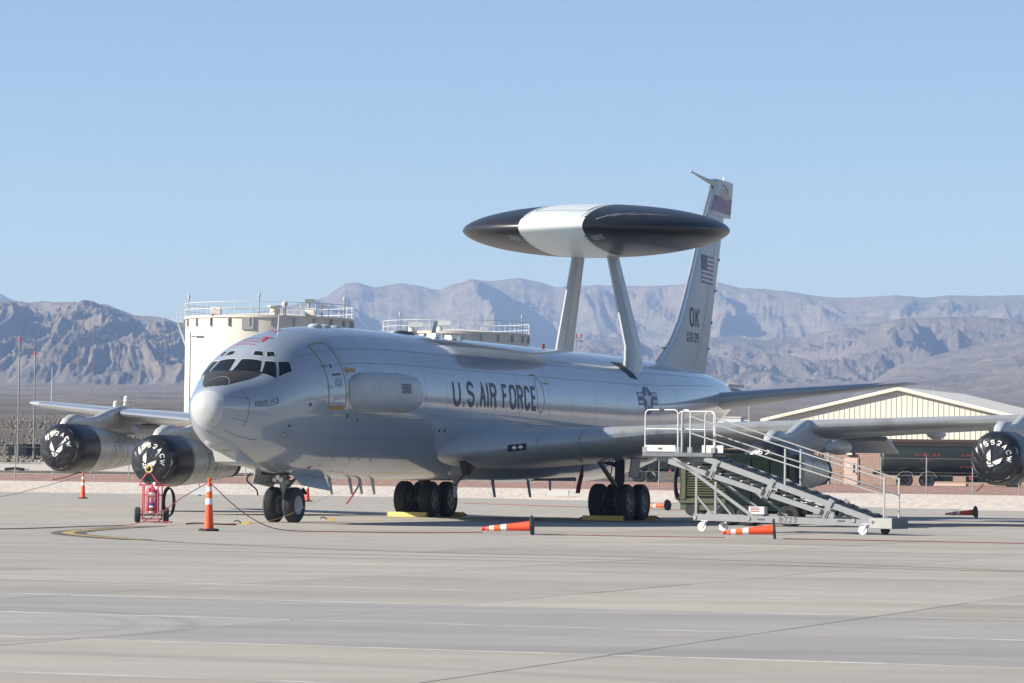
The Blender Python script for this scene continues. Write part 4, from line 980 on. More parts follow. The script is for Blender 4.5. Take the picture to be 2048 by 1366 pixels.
# ================================================================== THINGS ROUND THE AIRCRAFT
# engine covers (slipped over the intakes; local x points forward like the aircraft)
def cover(a0, p, z0, seed, rot, label):
    t_ = root('engine_cover', label, 'engine cover', W(a0, p, z0), RZ, 'black fabric covers over the engine intakes')
    rnd = random.Random(seed); ph0 = [rnd.uniform(0, 6.28) for _ in range(8)]
    def disp(r, th):        # folds pulled in towards the lower edge
        g = math.radians(-70)
        x, y = r * math.cos(th), r * math.sin(th)
        f = 0
        for k, (am, fr) in enumerate(((.012, 7), (.009, 13), (.004, 22), (.002, 31))):
            th2 = math.atan2(y + .55, x + .12) 
            f += am * math.sin(fr * th2 + ph0[k] + 1.7 * math.sin(2.3 * th + ph0[k + 3]) + 2.2 * r)
        return f * min(1, r * 2.2)
    prof = [(0, -.17), (.12, -.168), (.24, -.16), (.36, -.145), (.48, -.12), (.58, -.085), (.66, -.04), (.72, .02), (.77, .10), (.81, .22)]
    def front(r, th, off=0):
        d = float(np.interp(r, [q[0] for q in prof], [q[1] for q in prof])); return Vector((-(d - off) + disp(r, th) * (1.25 if r < .7 else .8), r * math.cos(th), r * math.sin(th)))
    n = 220; rings = []
    for r in (.001, .06, .12, .18, .24, .30, .36, .42, .48, .54, .60, .65, .69, .73, .77, .81): rings.append([front(r, 2 * math.pi * k / n) for k in range(n)])
    for x, r in ((.35, .825), (.55, .83), (.8, .832), (1.0, .83), (1.2, .825), (1.38, .815), (1.45, .795)):
        w_ = 1 if x < 1.4 else .4
        rings.append([Vector((-x - .05 * math.sin(2 * (2 * math.pi * k / n) + seed) * (x > 1.1), (r + w_ * disp(.8, 2 * math.pi * k / n) * .45 / (1 + x)) * math.cos(2 * math.pi * k / n), (r + w_ * disp(.8, 2 * math.pi * k / n) * .45 / (1 + x)) * math.sin(2 * math.pi * k / n))) for k in range(n)])
    mb = MB(); mb.loft(rings, caps=False); fab = mb.build('cover_fabric', M['cover'], t_, True, 70)
    cr, sr = math.cos(R(rot)), math.sin(R(rot))
    def onf(x, y):
        X, Y = x * cr - y * sr, x * sr + y * cr
        return front(math.hypot(X, Y), math.atan2(Y, X), .026)
    def onf2(x, y):
        x, y = x * .78, y * .78 - .05; X, Y = x * cr - y * sr, x * sr + y * cr
        return front(math.hypot(X, Y), math.atan2(Y, X), .024)
    # unit lettering on an arc
    mb = MB(); txt = '552ACW'; r0 = .40; h = .15
    for i, chx in enumerate(txt):
        ang = R(90 + 62 - i * 24.8); wd = .13 * (1.35 if chx == 'W' else 1)
        def am(x, y, ang=ang, wd=wd):
            a_ = ang - (x - wd / 2) / (r0 + h / 2); rr_ = r0 + y; return onf(rr_ * math.cos(a_), rr_ * math.sin(a_))
        letters(mb, chx, h, .13, .029, 0, am, .03)
    mb.build('cover_lettering', M['coverw'], fab)
    # winged emblem
    mb = MB()
    def poly(pts, m=5):
        c = (sum(q[0] for q in pts) / len(pts), sum(q[1] for q in pts) / len(pts)); vs = [onf2(*c)]; n_ = []
        for a_, b_ in zip(pts, pts[1:] + pts[:1]):
            for k in range(m): n_.append((a_[0] + (b_[0] - a_[0]) * k / m, a_[1] + (b_[1] - a_[1]) * k / m))
        N_ = len(n_)
        for j in range(1, 4): vs += [onf2(c[0] + (x - c[0]) * j / 3, c[1] + (y - c[1]) * j / 3) for x, y in n_]
        fs = [(0, 1 + k, 1 + (k + 1) % N_) for k in range(N_)]
        for j in range(2):
            for k in range(N_): fs.append((1 + j * N_ + k, 1 + (j + 1) * N_ + k, 1 + (j + 1) * N_ + (k + 1) % N_, 1 + j * N_ + (k + 1) % N_))
        mb.add(vs, fs)
    for s in (-1, 1):
        poly([(s * .035, -.10), (s * .12, -.09), (s * .25, .06), (s * .30, .27), (s * .24, .20), (s * .15, .08)]); poly([(s * .03, -.12), (s * .20, -.12), (s * .31, .02), (s * .31, .20), (s * .265, .05), (s * .13, -.085)])
        poly([(s * .03, -.235), (s * .11, -.165), (s * .17, -.195), (s * .09, -.29)])
    poly([(0, -.14), (.045, -.185), (0, -.23), (-.045, -.185)]); poly([(-.08, -.315), (0, -.25), (.08, -.315), (0, -.35)])
    mb.build('cover_emblem', M['coverw'], fab)
    mb = MB(); mb.lathe([(-.012, .828), (0, .842), (.012, .828)], (-1.42, 0, 0), (1, 0, 0), 48, caps=False); mb.build('elastic_hem', M['rubber'], fab, True)
    return t_
cover(16.74, -10.18, 1.71, 3, -36, 'black engine cover behind the red extinguisher, left of the nose')
cover(21.31, -16.05, 2.11, 8, -14, 'black engine cover on the outermost engine at the far left')
cover(16.74, 10.18, 1.71, 5, -30, 'black engine cover mostly hidden behind the grey stairs')
cover(21.31, 16.05, 2.11, 12, -32, 'black engine cover at the right edge in front of the tanker')

# red streamers hanging from the aircraft
def streamer(pts, wd, label, m='red'):
    mb = MB(); vs = []
    for i, p in enumerate(pts): d = Vector((wd / 2 * (1 if i else .3), .02, 0)); vs += [Vector(p) - d, Vector(p) + d]
    v3 = [v + Vector((0, .008, 0)) for v in vs]; n = len(vs)
    mb.add(vs + v3, [(2 * i, 2 * i + 1, 2 * i + 3, 2 * i + 2) for i in range(len(pts) - 1)] + [(n + 2 * i + 2, n + 2 * i + 3, n + 2 * i + 1, n + 2 * i) for i in range(len(pts) - 1)])
    return tag(mb.build('safety_streamer', M[m], None), label, 'streamer')
streamer([W(5.9, 1.45, 2.25), W(5.6, 1.3, 2.0), W(5.2, 1.0, 1.72), W(4.85, .8, 1.5)], .06, 'thin red streamer lying against the belly above the nose gear door')
streamer([W(10.2, 0, 1.17), W(9.8, .1, .98), W(9.2, .2, .72), W(8.6, .3, .5)], .055, 'red streamer blowing from a blade antenna behind the nose gear', 'extred')
streamer([W(13.4, 2.0, 1.62), W(13.3, 2.03, 1.45), W(12.9, 2.05, 1.28), W(12.4, 2.06, 1.05)], .07, 'dark red streamer hanging from the triangular scoop at the wing root', 'maroonroof')
streamer([W(20.6, 3.0, 1.75), W(20.5, 3.0, 1.4), W(20.3, 3.0, 1.1), W(20.2, 3.0, .85)], .14, 'dark red streamer hanging under the wing ahead of the right hand main wheels', 'maroonroof')
sc_ = root('scoop_cover', 'small dark triangular scoop cover with a red edge at the wing root', 'cover', W(13.5, 1.95, 1.62), RZ)
mb = MB(); mb.add([(.35, .12, .20), (-.45, .12, -.02), (.05, .12, -.28), (.30, -.10, .16), (-.40, -.10, 0), (.05, -.10, -.2)], [(0, 1, 2), (3, 5, 4), (0, 3, 4, 1), (1, 4, 5, 2), (2, 5, 3, 0)]); mb.build('cover_fabric', M['rubber'], sc_)
mb = MB(); mb.add([(-.10, .135, .08), (-.46, .135, -.02), (-.02, .135, -.20)], [(0, 1, 2)]); mb.build('red_edge', M['maroonroof'], sc_)

# traffic delineators -------------------------------------------------------------
def delineator(label, loc, rz=0, tip=None, group='orange delineator cones', dark=False, leaning=None):
    t_ = root('traffic_cone', label, 'traffic cone', loc, rz, group)
    if tip is not None: t_.rotation_euler = tip
    mb = MB(); k8 = [(.23, .10), (.10, .23), (-.10, .23), (-.23, .10), (-.23, -.10), (-.10, -.23), (.10, -.23), (.23, -.10)]
    mb.loft([[(x, y, 0) for x, y in k8], [(x, y, .035) for x, y in k8], [(x * .85, y * .85, .06) for x, y in k8]]); mb.build('rubber_base', M['rubber'], t_)
    mb = MB(); mb.lathe([(.03, .125), (.10, .115), (.40, .094), (.70, .075), (.95, .063), (1.08, .056), (1.10, .045), (1.13, .03), (1.16, .045), (1.21, .045), (1.235, .02)], (0, 0, 0), (0, 0, 1), 24); mb.build('cone_body', M['orange'], t_, True)
    def rb(z): return float(np.interp(z, [.10, .40, .70, .95, 1.08], [.115, .094, .075, .063, .056])) + .004
    for z0, z1 in ((.62, .76), (.92, 1.03)):
        mb = MB(); mb.lathe([(z0, rb(z0)), (z1, rb(z1))], (0, 0, 0), (0, 0, 1), 24, caps=False); mb.build('reflective_band', M['whiteband'], t_, True)
    mb = MB(); mb.lathe([(.765, rb(.765)), (.915, rb(.915))], (0, 0, 0), (0, 0, 1), 24, caps=False); mb.build('bright_band', M['orange2'], t_, True)
    return t_
delineator('tall orange cone with two white bands standing in front of the nose gear', (-6.98, 82.3, 0), .2)
delineator('small distant orange cone standing at the far left by the gravel edge', (-20.2, 167.7, 0), .8)
delineator('distant orange cone standing just right of the nose wheels', (-9.6, 168.0, 0), .5)
delineator('distant orange cone seen between the wheels of the left main gear', (-4.75, 168.5, 0), .9)
def fallen(label, base, direction, roll=0.0, lift=.13):
    d = Vector((direction[0], direction[1], direction[2])).normalized(); q = d.to_track_quat('Z', 'Y')
    t_ = delineator(label, (base[0], base[1], lift)); t_.rotation_euler = (q @ Matrix.Rotation(roll, 3, 'Z').to_quaternion()).to_euler(); return t_
fallen('fallen orange and white cone lying on the apron between the nose and the main wheels', (.55, 82.9, 0), (-1, .15, -.075), .39, .215)
fallen('fallen orange cone lying in front of the grey stairs', (6.15, 82.0, 0), (-1, .1, -.08), .39, .225)
fallen('distant fallen orange cone lying by the gravel right of the stairs', (17.7, 134.5, 0), (-1, .5, -.08), .39, .225)
fallen('distant fallen red cone lying left of the olive green cart', (6.6, 148.0, 0), (-1, .9, -.08), .39, .225)

# ropes -----------------------------------------------------------------------------
def rope(pts, r, m, label, cat='rope'):
    P_ = []
    for k in range(len(pts) - 1):
        a, b = pts[max(k - 1, 0)], pts[k]; c, d = pts[k + 1], pts[min(k + 2, len(pts) - 1)]
        for t in [q / 5 for q in range(5)]: P_.append(tuple(.5 * (2 * b[i] + (c[i] - a[i]) * t + (2 * a[i] - 5 * b[i] + 4 * c[i] - d[i]) * t * t + (3 * b[i] - a[i] - 3 * c[i] + d[i]) * t ** 3) for i in range(3)))
    P_.append(pts[-1]); P_ = [(x, y, max(z, r)) for x, y, z in P_]
    mb = MB(); mb.tube(P_, r, 6); return tag(mb.build('rope', m, None, True), label, cat)
rope([(-6.98, 82.3, 1.14), (-7.7, 83.6, .78), (-8.3, 84.9, .42), (-9.0, 86.5, .12), (-9.6, 87.6, .02), (-10.2, 85.5, .02), (-11.2, 81, .02), (-12.5, 78, .02)], .011, M['rope'], 'red rope running down to the left from the tall orange cone')
rope([(-6.98, 82.3, 1.14), (-6.55, 82.5, .72), (-6.1, 82.7, .36), (-5.6, 83.0, .10), (-5.0, 83.1, .02), (-3.7, 83.0, .016), (-2.2, 83.2, .016), (-.62, 83.05, .05)], .011, M['rope'], 'red rope running down to the right from the tall orange cone to the fallen one')
rope([(.55, 83.0, .02), (2, 82.9, .012), (3.6, 82.6, .012), (5.0, 82.2, .02)], .010, M['rope'], 'dark red rope on the ground between the two nearest fallen cones')
rope([(6.3, 81.6, .02), (8.5, 81.2, .012), (11.7, 80.2, .012), (16, 79, .012)], .010, M['rope'], 'dark red rope on the ground running off to the right edge')
rope([(-20.2, 167.7, 1.1), (-21.6, 162, .5), (-23.2, 157, .05), (-27, 152, .02)], .014, M['steel'], 'thin grey rope falling to the left from the far left cone')
rope([(-2.2, 169, .02), (2, 160, .02), (6, 152, .02), (10, 146, .02)], .014, M['rope'], 'faint red rope on the ground behind the main wheels')
rope([(-4.6, 100.0, .95), (-5.5, 97, .5), (-6.1, 95.2, .18), (-6.7, 93.8, .03), (-7.0, 93.4, .02)], .004, M['yellow'], 'thin yellow grounding wire hanging down left of the nose wheels', 'wire')
rope([(-8.3, 91.0, .03), (-8.0, 91.2, .05), (-7.5, 91.3, .03), (-7.05, 91.5, .02)], .02, M['rope'], 'short red strap lying on the ground left of the tall orange cone', 'strap')
for (x, y, lb) in ((-6.85, 92.0, 'small yellow clamp at the end of the red strap by the tall cone'), (-5.1, 101.2, 'small yellow clamp on the ground right of the nose wheels')):
    c_ = root('clamp', lb, 'clamp', (x, y, 0)); mb = MB(); mb.box((0, 0, .05), (.22, .12, .06)); mb.box((.1, 0, .09), (.08, .14, .05)); mb.build('jaw', M['yellow'], c_); mb = MB(); mb.tube([(-.1, 0, .06), (-.22, .03, .13), (-.3, 0, .09)], .018, 6); mb.build('handle', M['rubber'], c_)

# chocks ------------------------------------------------------------------------------
def chock(label, a, p, L=1.35):
    t_ = root('wheel_chock', label, 'chock', W(a, p, 0), RZ, 'yellow wheel chocks at the main wheels')
    mb = MB(); pr = [(-.10, 0), (.10, 0), (.105, .06), (.06, .15), (-.06, .15), (-.105, .06)]
    mb.loft([[(x, y, z) for x, z in pr] for y in (-L / 2, L / 2)]); mb.build('chock_block', M['yellow'], t_)
    mb = MB(); mb.tube([(0, L / 2, .08), (0, L / 2 + .10, .06)], .03, 8); mb.tube([(0, -L / 2, .08), (0, -L / 2 - .10, .06)], .03, 8); mb.build('chock_handle', M['geard'], t_)
for s, nm in ((-1, 'left'), (1, 'right')):
    chock('long yellow chock bar in front of the %s pair of main wheels' % nm, AM - 1.36, s * 3.365 - .05)
    chock('yellow chock behind the %s pair of main wheels' % nm, AM + 1.36, s * 3.365 + .12)

# wheeled fire extinguisher -----------------------------------------------------------
ex = root('fire_extinguisher', 'faded red wheeled fire extinguisher numbered 117 with yellow ring handle', 'fire extinguisher', (-9.5, 94.2, 0), R(-4))
mb = MB(); mb.lathe([(.24, .10), (.27, .165), (.33, .185), (.80, .185), (.87, .165), (.92, .10), (.95, .05), (1.02, .05)], (0, 0, 0), (0, 0, 1), 32); tk = mb.build('cylinder', M['extred'], ex, True)
def cy(x, z, off=.004): a_ = x / .185; return Vector((math.sin(a_) * (.185 + off), -math.cos(a_) * (.185 + off), z))
mb = MB(); mb.grid(lambda u, v: cy(-.10 + .20 * u, .70 + .10 * v), 6, 1); mb.grid(lambda u, v: cy(-.05 + .10 * u, .405 + .05 * v), 4, 1); mb.grid(lambda u, v: cy(-.07 + .14 * u, .27 + .03 * v), 4, 1)
letters(mb, '117', .12, .08, .026, .03, lambda x, y: cy(-.10 + x, .545 + y)); mb.build('white_label', M['white'], tk)
mb = MB(); mb.grid(lambda u, v: cy(-.085 + .17 * u, .46 + .055 * v), 6, 1); mb.build('blue_label', mat('label_blue', (.06, .05, .35), .5), tk)
mb = MB(); letters(mb, 'MFO1', .075, .06, .016, .02, lambda x, y: cy(-.14 + x, .32 + y)); mb.build('dark_lettering', M['maroonroof'], tk)
mb = MB()
for x in (-.26, .26):
    mb.tube([(x, .0, .10), (x, 0, 1.02)], .016, 8)
    mb.tube([(x * .72, -.20, .10), (x * .72, -.20, .98), (x, 0, 1.02)], .016, 8)
mb.tube([(-.36, 0, 1.0), (.46, 0, 1.0)], .018, 8); mb.tube([(-.26, 0, .74), (.26, 0, .74)], .016, 8); mb.tube([(-.20, -.2, .74), (.2, -.2, .74)], .013, 8)
mb.tube([(-.26, 0, .10), (.26, 0, .10)], .018, 8); mb.tube([(-.26, 0, .10), (-.2, -.2, .04), (.2, -.2, .04), (.26, 0, .10)], .016, 8); mb.box((.28, -.05, .03), (.5, .3, .03))
mb.tube([(-.34, 0, 1.0), (-.30, 0, 1.12), (-.12, 0, 1.36)], .018, 8); mb.tube([(.22, 0, 1.0), (.10, 0, 1.12), (-.08, 0, 1.36)], .018, 8)
mb.build('cart_frame', M['extred'], ex, True)
mb = MB(); mb.tube([(-.10 + .085 * math.cos(t * math.pi / 10), -.02, 1.42 + .085 * math.sin(t * math.pi / 10)) for t in range(21)], .022, 8); mb.build('ring_handle', M['yellow'], ex, True)
for x in (-.40, .36):
    mb = MB(); mb.lathe([(-.07, .10), (-.075, .17), (-.05, .205), (.05, .205), (.075, .17), (.07, .10)], (x, .06, .206), (1, .12, 0), 28, caps=False); wv = mb.build('cart_wheel', M['tyre'], ex, True)
    mb = MB(); mb.lathe([(-.06, .11), (-.03, .09), (.03, .09), (.06, .11)], (x, .06, .206), (1, .12, 0), 20); mb.build('wheel_rim', M['gear'], wv, True)
mb = MB(); mb.tube([(-.40, .06, .206), (.36, .06, .206)], .02, 8); mb.build('axle', M['geard'], ex, True)
mb = MB()
for k in range(3):
    mb.tube([(.40 + .02 * k + .14 * math.cos(t * math.pi / 12), .10 + .035 * k, .55 + (.40 - .02 * k) * math.sin(t * math.pi / 12)) for t in range(25)], .018, 8)
mb.build('hose', M['rubber'], ex, True)
mb = MB(); mb.sphere((.06, -.03, 1.03), .05); mb.tube([(.05, -.05, .98), (.12, -.08, .92), (.10, -.1, .86)], .02, 8); mb.build('valve', M['white'], ex, True)

# ================================================================== MAINTENANCE STAIRS
SR = R(-29.4); stt = root('maintenance_stairs', 'grey wheeled aircraft maintenance stairs with white rails marked B723', 'stairs', (5.02, 92.3, 0), SR)
WD = .95
def both(fn, name, m, sub=None, ys=(0, WD)):
    for y in ys:
        mb = MB(); fn(mb, y); mb.build(name, m, stt, True, 30)
both(lambda mb, y: mb.beam((-.25, y, .37), (4.85, y, .30), .07, .17), 'base_beam', M['stair'])
for x in (-.1, 1.3, 4.6):
    mb = MB(); mb.beam((x, 0.03, .35), (x, WD - .03, .35), .08, .10); mb.build('cross_beam', M['stair'], stt)
for (x, y, m) in ((0, 0, 'white'), (.14, WD + .02, 'white'), (4.55, 0, 'white'), (4.75, WD, 'geard')):
    mb = MB(); mb.lathe([(-.035, .10), (-.03, .118), (.03, .118), (.035, .10)], (x, y, .12), (0, 1, 0), 24); cw = mb.build('caster_wheel', M['whiteband' if m == 'white' else 'geard'], stt, True)
    mb = MB(); mb.beam((x + .02, y - .045, .12), (x + .10, y - .045, .28), .012, .06); mb.beam((x + .02, y + .045, .12), (x + .10, y + .045, .28), .012, .06); mb.box((x + .09, y, .275), (.2, .14, .03)); mb.lathe([(-.05, .04), (.05, .04)], (x, y, .12), (0, 1, 0), 10)
    mb.build('caster_fork', M['stairw' if m == 'white' else 'geard'], cw)
# upper stringers with treads, lower parallel links with rungs
both(lambda mb, y: mb.beam((.05, y, 1.90), (4.95, y, .33), .05, .15), 'stair_stringer', M['stair'])
both(lambda mb, y: mb.beam((-1.0, y, 1.82), (3.75, y, .45), .05, .135 if y == 0 else .05), 'parallel_link', M['stair'])
for k in range(14):
    t = (k + .6) / 14; x = .05 + 4.9 * t; z = 1.90 - 1.57 * t - .01
    mb = MB(); mb.box((x, WD / 2, z + .045), (.27, WD - .06, .03)); mb.box((x + .13, WD / 2, z + .02), (.015, WD - .06, .10)); mb.box((x - .13, WD / 2, z + .03), (.012, WD - .06, .05)); mb.build('tread', M['tread'], stt)
for k in range(15):
    t = (k + .5) / 15; x = -.9 + 4.6 * t; z = 1.80 - 1.33 * t
    mb = MB(); mb.beam((x, .02, z + .10), (x + .12, WD - .02, z + .12), .06, .022); mb.build('link_rung', M['railw'], stt)
for x in (.15, 1.75, 3.4):
    z = 1.75 - .30 * x
    for y in (0, WD):
        mb = MB(); mb.beam((x + .05, y - .03, z - .32), (x + .30, y - .03, z + .15), .03, .16); mb.box((x + .10, y - .055, z - .20), (.09, .02, .20), Matrix.Rotation(R(28), 3, 'Y')); mb.box((x + .25, y - .055, z + .03), (.09, .02, .16), Matrix.Rotation(R(28), 3, 'Y')); mb.build('link_plate', M['stair'], stt)
        mb = MB(); mb.box((x + .02, y - .06, z - .19), (.10, .024, .15), Matrix.Rotation(R(28), 3, 'Y')); mb.build('grip_pad', M['rubber'], stt)
both(lambda mb, y: mb.beam((-1.0, y, 2.0), (1.45, y, .42), .05, .085), 'diagonal_brace', M['stair'])
mb = MB(); mb.beam((.6, WD, 1.30), (2.0, WD, .45), .05, .07); mb.build('diagonal_brace', M['stair'], stt)
for (x, z1) in ((-.18, 1.42), (.38, 1.30)):
    mb = MB(); mb.beam((x, 0, .40), (x, 0, z1), .06, .06, (1, 0, 0)); mb.build('upright', M['stair'], stt)
    mb = MB(); mb.beam((x + .03, 0, .90), (x + .48, 0, .42), .04, .05); mb.build('corner_brace', M['stair'], stt)
# platform
mb = MB(); mb.box((-.72, WD / 2, 2.02), (2.05, WD + .10, .05)); mb.box((-.72, -.06, 1.985), (2.05, .03, .09)); mb.build('platform_deck', M['tread'], stt)
mb = MB(); mb.box((-.72, WD / 2, 1.90), (1.5, .5, .18)); mb.build('platform_underframe', M['stair'], stt)
mb = MB(); mb.box((-1.24, -.02, 2.15), (.88, .03, .17)); kp = mb.build('kick_plate', M['stairw'], stt)
mb = MB(); mb.box((-1.24, -.04, 2.145), (.12, .01, .045)); mb.build('plate_label', M['mark'], kp)
mb = MB(); mb.box((-.20, WD + .02, 2.15), (.62, .03, .20)); mb.build('kick_plate', M['stairw'], stt)
def hoop(x0, y0, x1, y1, zb, zt, r, name='guard_rail', rr_=.12, m='railw', mid=None):
    d = Vector((x1 - x0, y1 - y0, 0)); L = d.length; d.normalize(); pts = [Vector((x0, y0, zb)), Vector((x0, y0, zt - rr_))]; n = 6
    for i in range(1, n + 1): t = R(90 * i / n); pts.append(Vector((x0, y0, zt - rr_)) + d * (rr_ - rr_ * math.cos(t)) + Vector((0, 0, rr_ * math.sin(t))))
    for i in range(n + 1): t = R(90 * i / n); pts.append(Vector((x1, y1, zt - rr_)) - d * (rr_ - rr_ * math.sin(t)) + Vector((0, 0, rr_ * math.cos(t))))
    pts.append(Vector((x1, y1, zb))); mb = MB(); mb.tube(pts, r, 10)
    if mid: mb.tube([(x0, y0, mid), (x1, y1, mid)], r * .85, 8)
    return mb.build(name, M[m], stt, True, 60)
hoop(-1.70, 0, -.74, 0, 2.03, 3.16, .019, mid=2.66)
hoop(-1.20, WD, -.12, WD, 2.03, 3.14, .019, mid=2.66)
hoop(-.62, .0, -.38, .0, 2.03, 3.16, .019, 'entry_hoop', .11, mid=2.66)
hoop(-.42, WD, -.16, WD, 2.03, 3.14, .019, 'entry_hoop', .12, mid=2.66)
mb = MB(); mb.beam((-.60, -.035, 2.05), (-.60, -.035, 3.05), .07, .035, (1, 0, 0)); mb.build('rail_stanchion', M['steel'], stt)
for x, y in ((-1.70, 0), (-.74, 0), (-.38, 0), (-.16, WD), (-1.2, WD)):
    mb = MB(); mb.box((x, y, 2.11), (.12, .09, .15)); mb.build('post_bracket', M['stair'], stt)
mb = MB(); mb.box((-1.22, 0, 3.16), (.13, .055, .055)); mb.build('rail_grip', M['rubber'], stt)
for y, x0 in ((0, -.36), (WD, -.16)):
    mb = MB(); mb.tube([(x0, y, 2.98), (5.12, y, 1.42)], .019, 10); mb.build('handrail', M['railg'], stt, True)
    mb = MB(); mb.tube([(x0, y, 2.55), (5.12, y, 1.02)], .020, 10); mb.build('mid_rail', M['railg'], stt, True)
    for x, zt, m in ((2.35, 2.17, 'railg'), (5.12, 1.46, 'steel')):
        mb = MB(); mb.beam((x, y, 1.20 if x < 3 else .33), (x, y, zt), .042, .042, (1, 0, 0)); mb.build('rail_post', M[m], stt)
mb = MB(); mb.box((5.05, WD / 2, .30), (.62, WD + .08, .28)); mb.build('bottom_step', M['tread'], stt)
mb = MB(); mb.box((5.05, -.05, .30), (.62, .02, .26)); mb.build('step_side_plate', M['steel'], stt)
mb = MB(); mb.box((1.55, .1, .57), (.44, .2, .20)); cb = mb.build('control_box', M['stairw'], stt)
mb = MB()
for i in range(3): mb.box((1.50, -.015, .55 + .045 * i), (.26, .006, .012))
mb.build('box_lettering', M['red'], cb)
mb = MB(); letters(mb, 'B723', .145, .10, .022, .03, lambda x, y: Vector((2.22 + x, -.040, .27 + y))); mb.build('stair_number', M['mark'], stt)
for x in (1.7, 3.95):
    mb = MB(); mb.box((x, -.038, .34), (.20, .008, .045)); mb.build('beam_label', M['mark'], stt)
for x, z in ((-.2, .36), (1.35, .36), (4.85, .32), (4.3, .36)):
    mb = MB(); mb.lathe([(-.05, .055), (-.06, .05), (-.06, .02)], (x, 0, z), (0, 1, 0), 14); mb.build('pivot_pin', M['gear'], stt)

# ================================================================== GROUND CARTS
oc = root('generator_cart', 'olive green louvred generator cart with coiled black cables behind the stairs', 'generator cart', (7.55, 129.5, 0), R(-16))
mb = MB(); mb.box((0, 0, .55), (2.5, 1.5, .16)); mb.box((0, -.62, .34), (2.4, .12, .26)); ch_ = mb.build('chassis', M['olive'], oc)
for x in (-1.08, 1.08):
    mb = MB(); mb.box((x, -.72, 1.25), (.18, .12, 1.3)); mb.build('corner_post', M['olive'], oc)
mb = MB(); mb.box((0, 0, 1.27), (2.15, 1.36, 1.28)); mb.build('cabinet', M['olive'], oc)
mb = MB(); mb.box((0, -.70, 1.94), (2.4, .2, .10)); mb.build('top_rail', M['olive'], oc)
for k in range(13):
    mb = MB(); mb.box((0, -.73, .76 + k * .09), (1.9, .09, .020), Matrix.Rotation(R(35), 3, 'X')); mb.build('louvre_slat', M['olive'], oc)
mb = MB()
for k in range(6): mb.tube([(-1.25 - .02 * k, -.55 + .05 * k, 1.25) + Vector((0, 0, 0)) if False else (-1.28 + .13 * math.cos(t * math.pi / 10), -.75 + .06 * k, 1.2 + (.62 - .03 * k) * math.sin(t * math.pi / 10)) for t in range(21)], .035, 7)
mb.build('cable_coil', M['rubber'], oc, True)
mb = MB(); 
for k in range(3): mb.tube([(1.22 + .10 * math.cos(t * math.pi / 10), -.7 + .1 * k, 1.05 + (.5 - .04 * k) * math.sin(t * math.pi / 10)) for t in range(21)], .035, 7)
mb.build('cable_coil', M['rubber'], oc, True)
for x in (-.75, .75):
    for y in (-.6, .6):
        mb = MB(); mb.lathe([(-.09, .16), (-.10, .24), (-.07, .29), (.07, .29), (.10, .24), (.09, .16)], (x, y, .29), (0, 1, 0), 22); mb.build('cart_wheel', M['tyre'], oc, True)
dc = root('air_start_cart', 'tall dark green enclosed ground cart standing right behind the stairs', 'ground cart', (7.45, 104.3, 0), R(-12))
mb = MB(); mb.loft([[(-1.02, -.72, .45), (1.02, -.72, .45), (1.02, .72, .45), (-1.02, .72, .45)], [(-1.02, -.72, 2.06), (1.02, -.72, 2.06), (1.02, .72, 2.06), (-1.02, .72, 2.06)], [(-.97, -.67, 2.10), (.97, -.67, 2.10), (.97, .67, 2.10), (-.97, .67, 2.10)]]); mb.build('cabinet', M['dkgreen'], dc)
for x in (-.52, .02, .56):
    mb = MB(); mb.box((x, -.73, 1.3), (.50, .03, 1.35)); q_ = mb.build('side_panel', M['dkgreen'], dc); mb = MB(); mb.box((x + .18, -.755, 1.3), (.03, .02, .12)); mb.build('latch', M['steel'], q_)
mb = MB(); mb.box((.45, -.75, 1.15), (.14, .012, .34)); mb.build('data_plate', M['frame'], dc)
mb = MB(); mb.box((.1, 0, .42), (2.6, 1.3, .12)); mb.box((1.30, 0, .55), (.28, 1.2, .3)); mb.build('chassis', M['dkgreen'], dc)
for x in (-1.0, -.35, .85):
    for y in (-.62, .62):
        mb = MB(); mb.lathe([(-.10, .15), (-.11, .28), (-.08, .33), (.08, .33), (.11, .28), (.10, .15)], (x, y, .33), (0, 1, 0), 24); wv = mb.build('cart_wheel', M['tyre'], dc, True)
        mb = MB(); mb.lathe([(-.11, .13), (-.08, .15), (.08, .15), (.11, .13)], (x, y, .33), (0, 1, 0), 16); mb.build('wheel_rim', M['dkgreen'], wv, True)
# small white edge light box behind the extinguisher
el = root('edge_box', 'small white box on a short post at the gravel edge behind the extinguisher', 'junction box', (-17.2, 196.5, 0)); mb = MB(); mb.box((0, 0, .28), (.95, .5, .42)); mb.build('box', M['white'], el); mb = MB(); mb.tube([(0, 0, 0), (0, 0, .1)], .08, 8); mb.tube([(-.05, 0, .45), (-.05, 0, 1.2)], .05, 8); mb.build('post', M['steel'], el)
el = root('edge_box', 'long pale box on the gravel left of the right hand main wheels', 'junction box', (2.9, 212, .2)); mb = MB(); mb.box((0, 0, .15), (1.3, .4, .28)); mb.build('box', M['white'], el); mb = MB(); mb.box((.62, 0, .16), (.06, .44, .3)); mb.build('end_cap', M['steel'], el)
el = root('tie_down', 'small dark strap end lying on the red gravel under the outermost engine', 'strap', (-37.5, 268.5, 1.25)); mb = MB(); mb.tube([(-.8, 0, .06), (0, 0, .12), (.7, 0, .05)], .11, 8); mb.build('strap', M['rubber'], el); mb = MB(); mb.box((.9, 0, .06), (.3, .2, .1)); mb.build('buckle', M['steel'], el)
rope([W(22.6, -15.9, 1.30), W(22.4, -16.1, 1.2), W(22.2, -16.4, 1.08), W(22.1, -16.7, 1.02)], .018, M['rope'], 'dark red strap dangling below the outermost left engine cover', 'strap')
rope([W(21.2, 15.72, 1.32), W(21.2, 15.66, 1.24), W(21.2, 15.58, 1.16), W(21.2, 15.5, 1.08)], .022, M['rope'], 'red strap hanging below the engine cover at the right edge', 'strap')
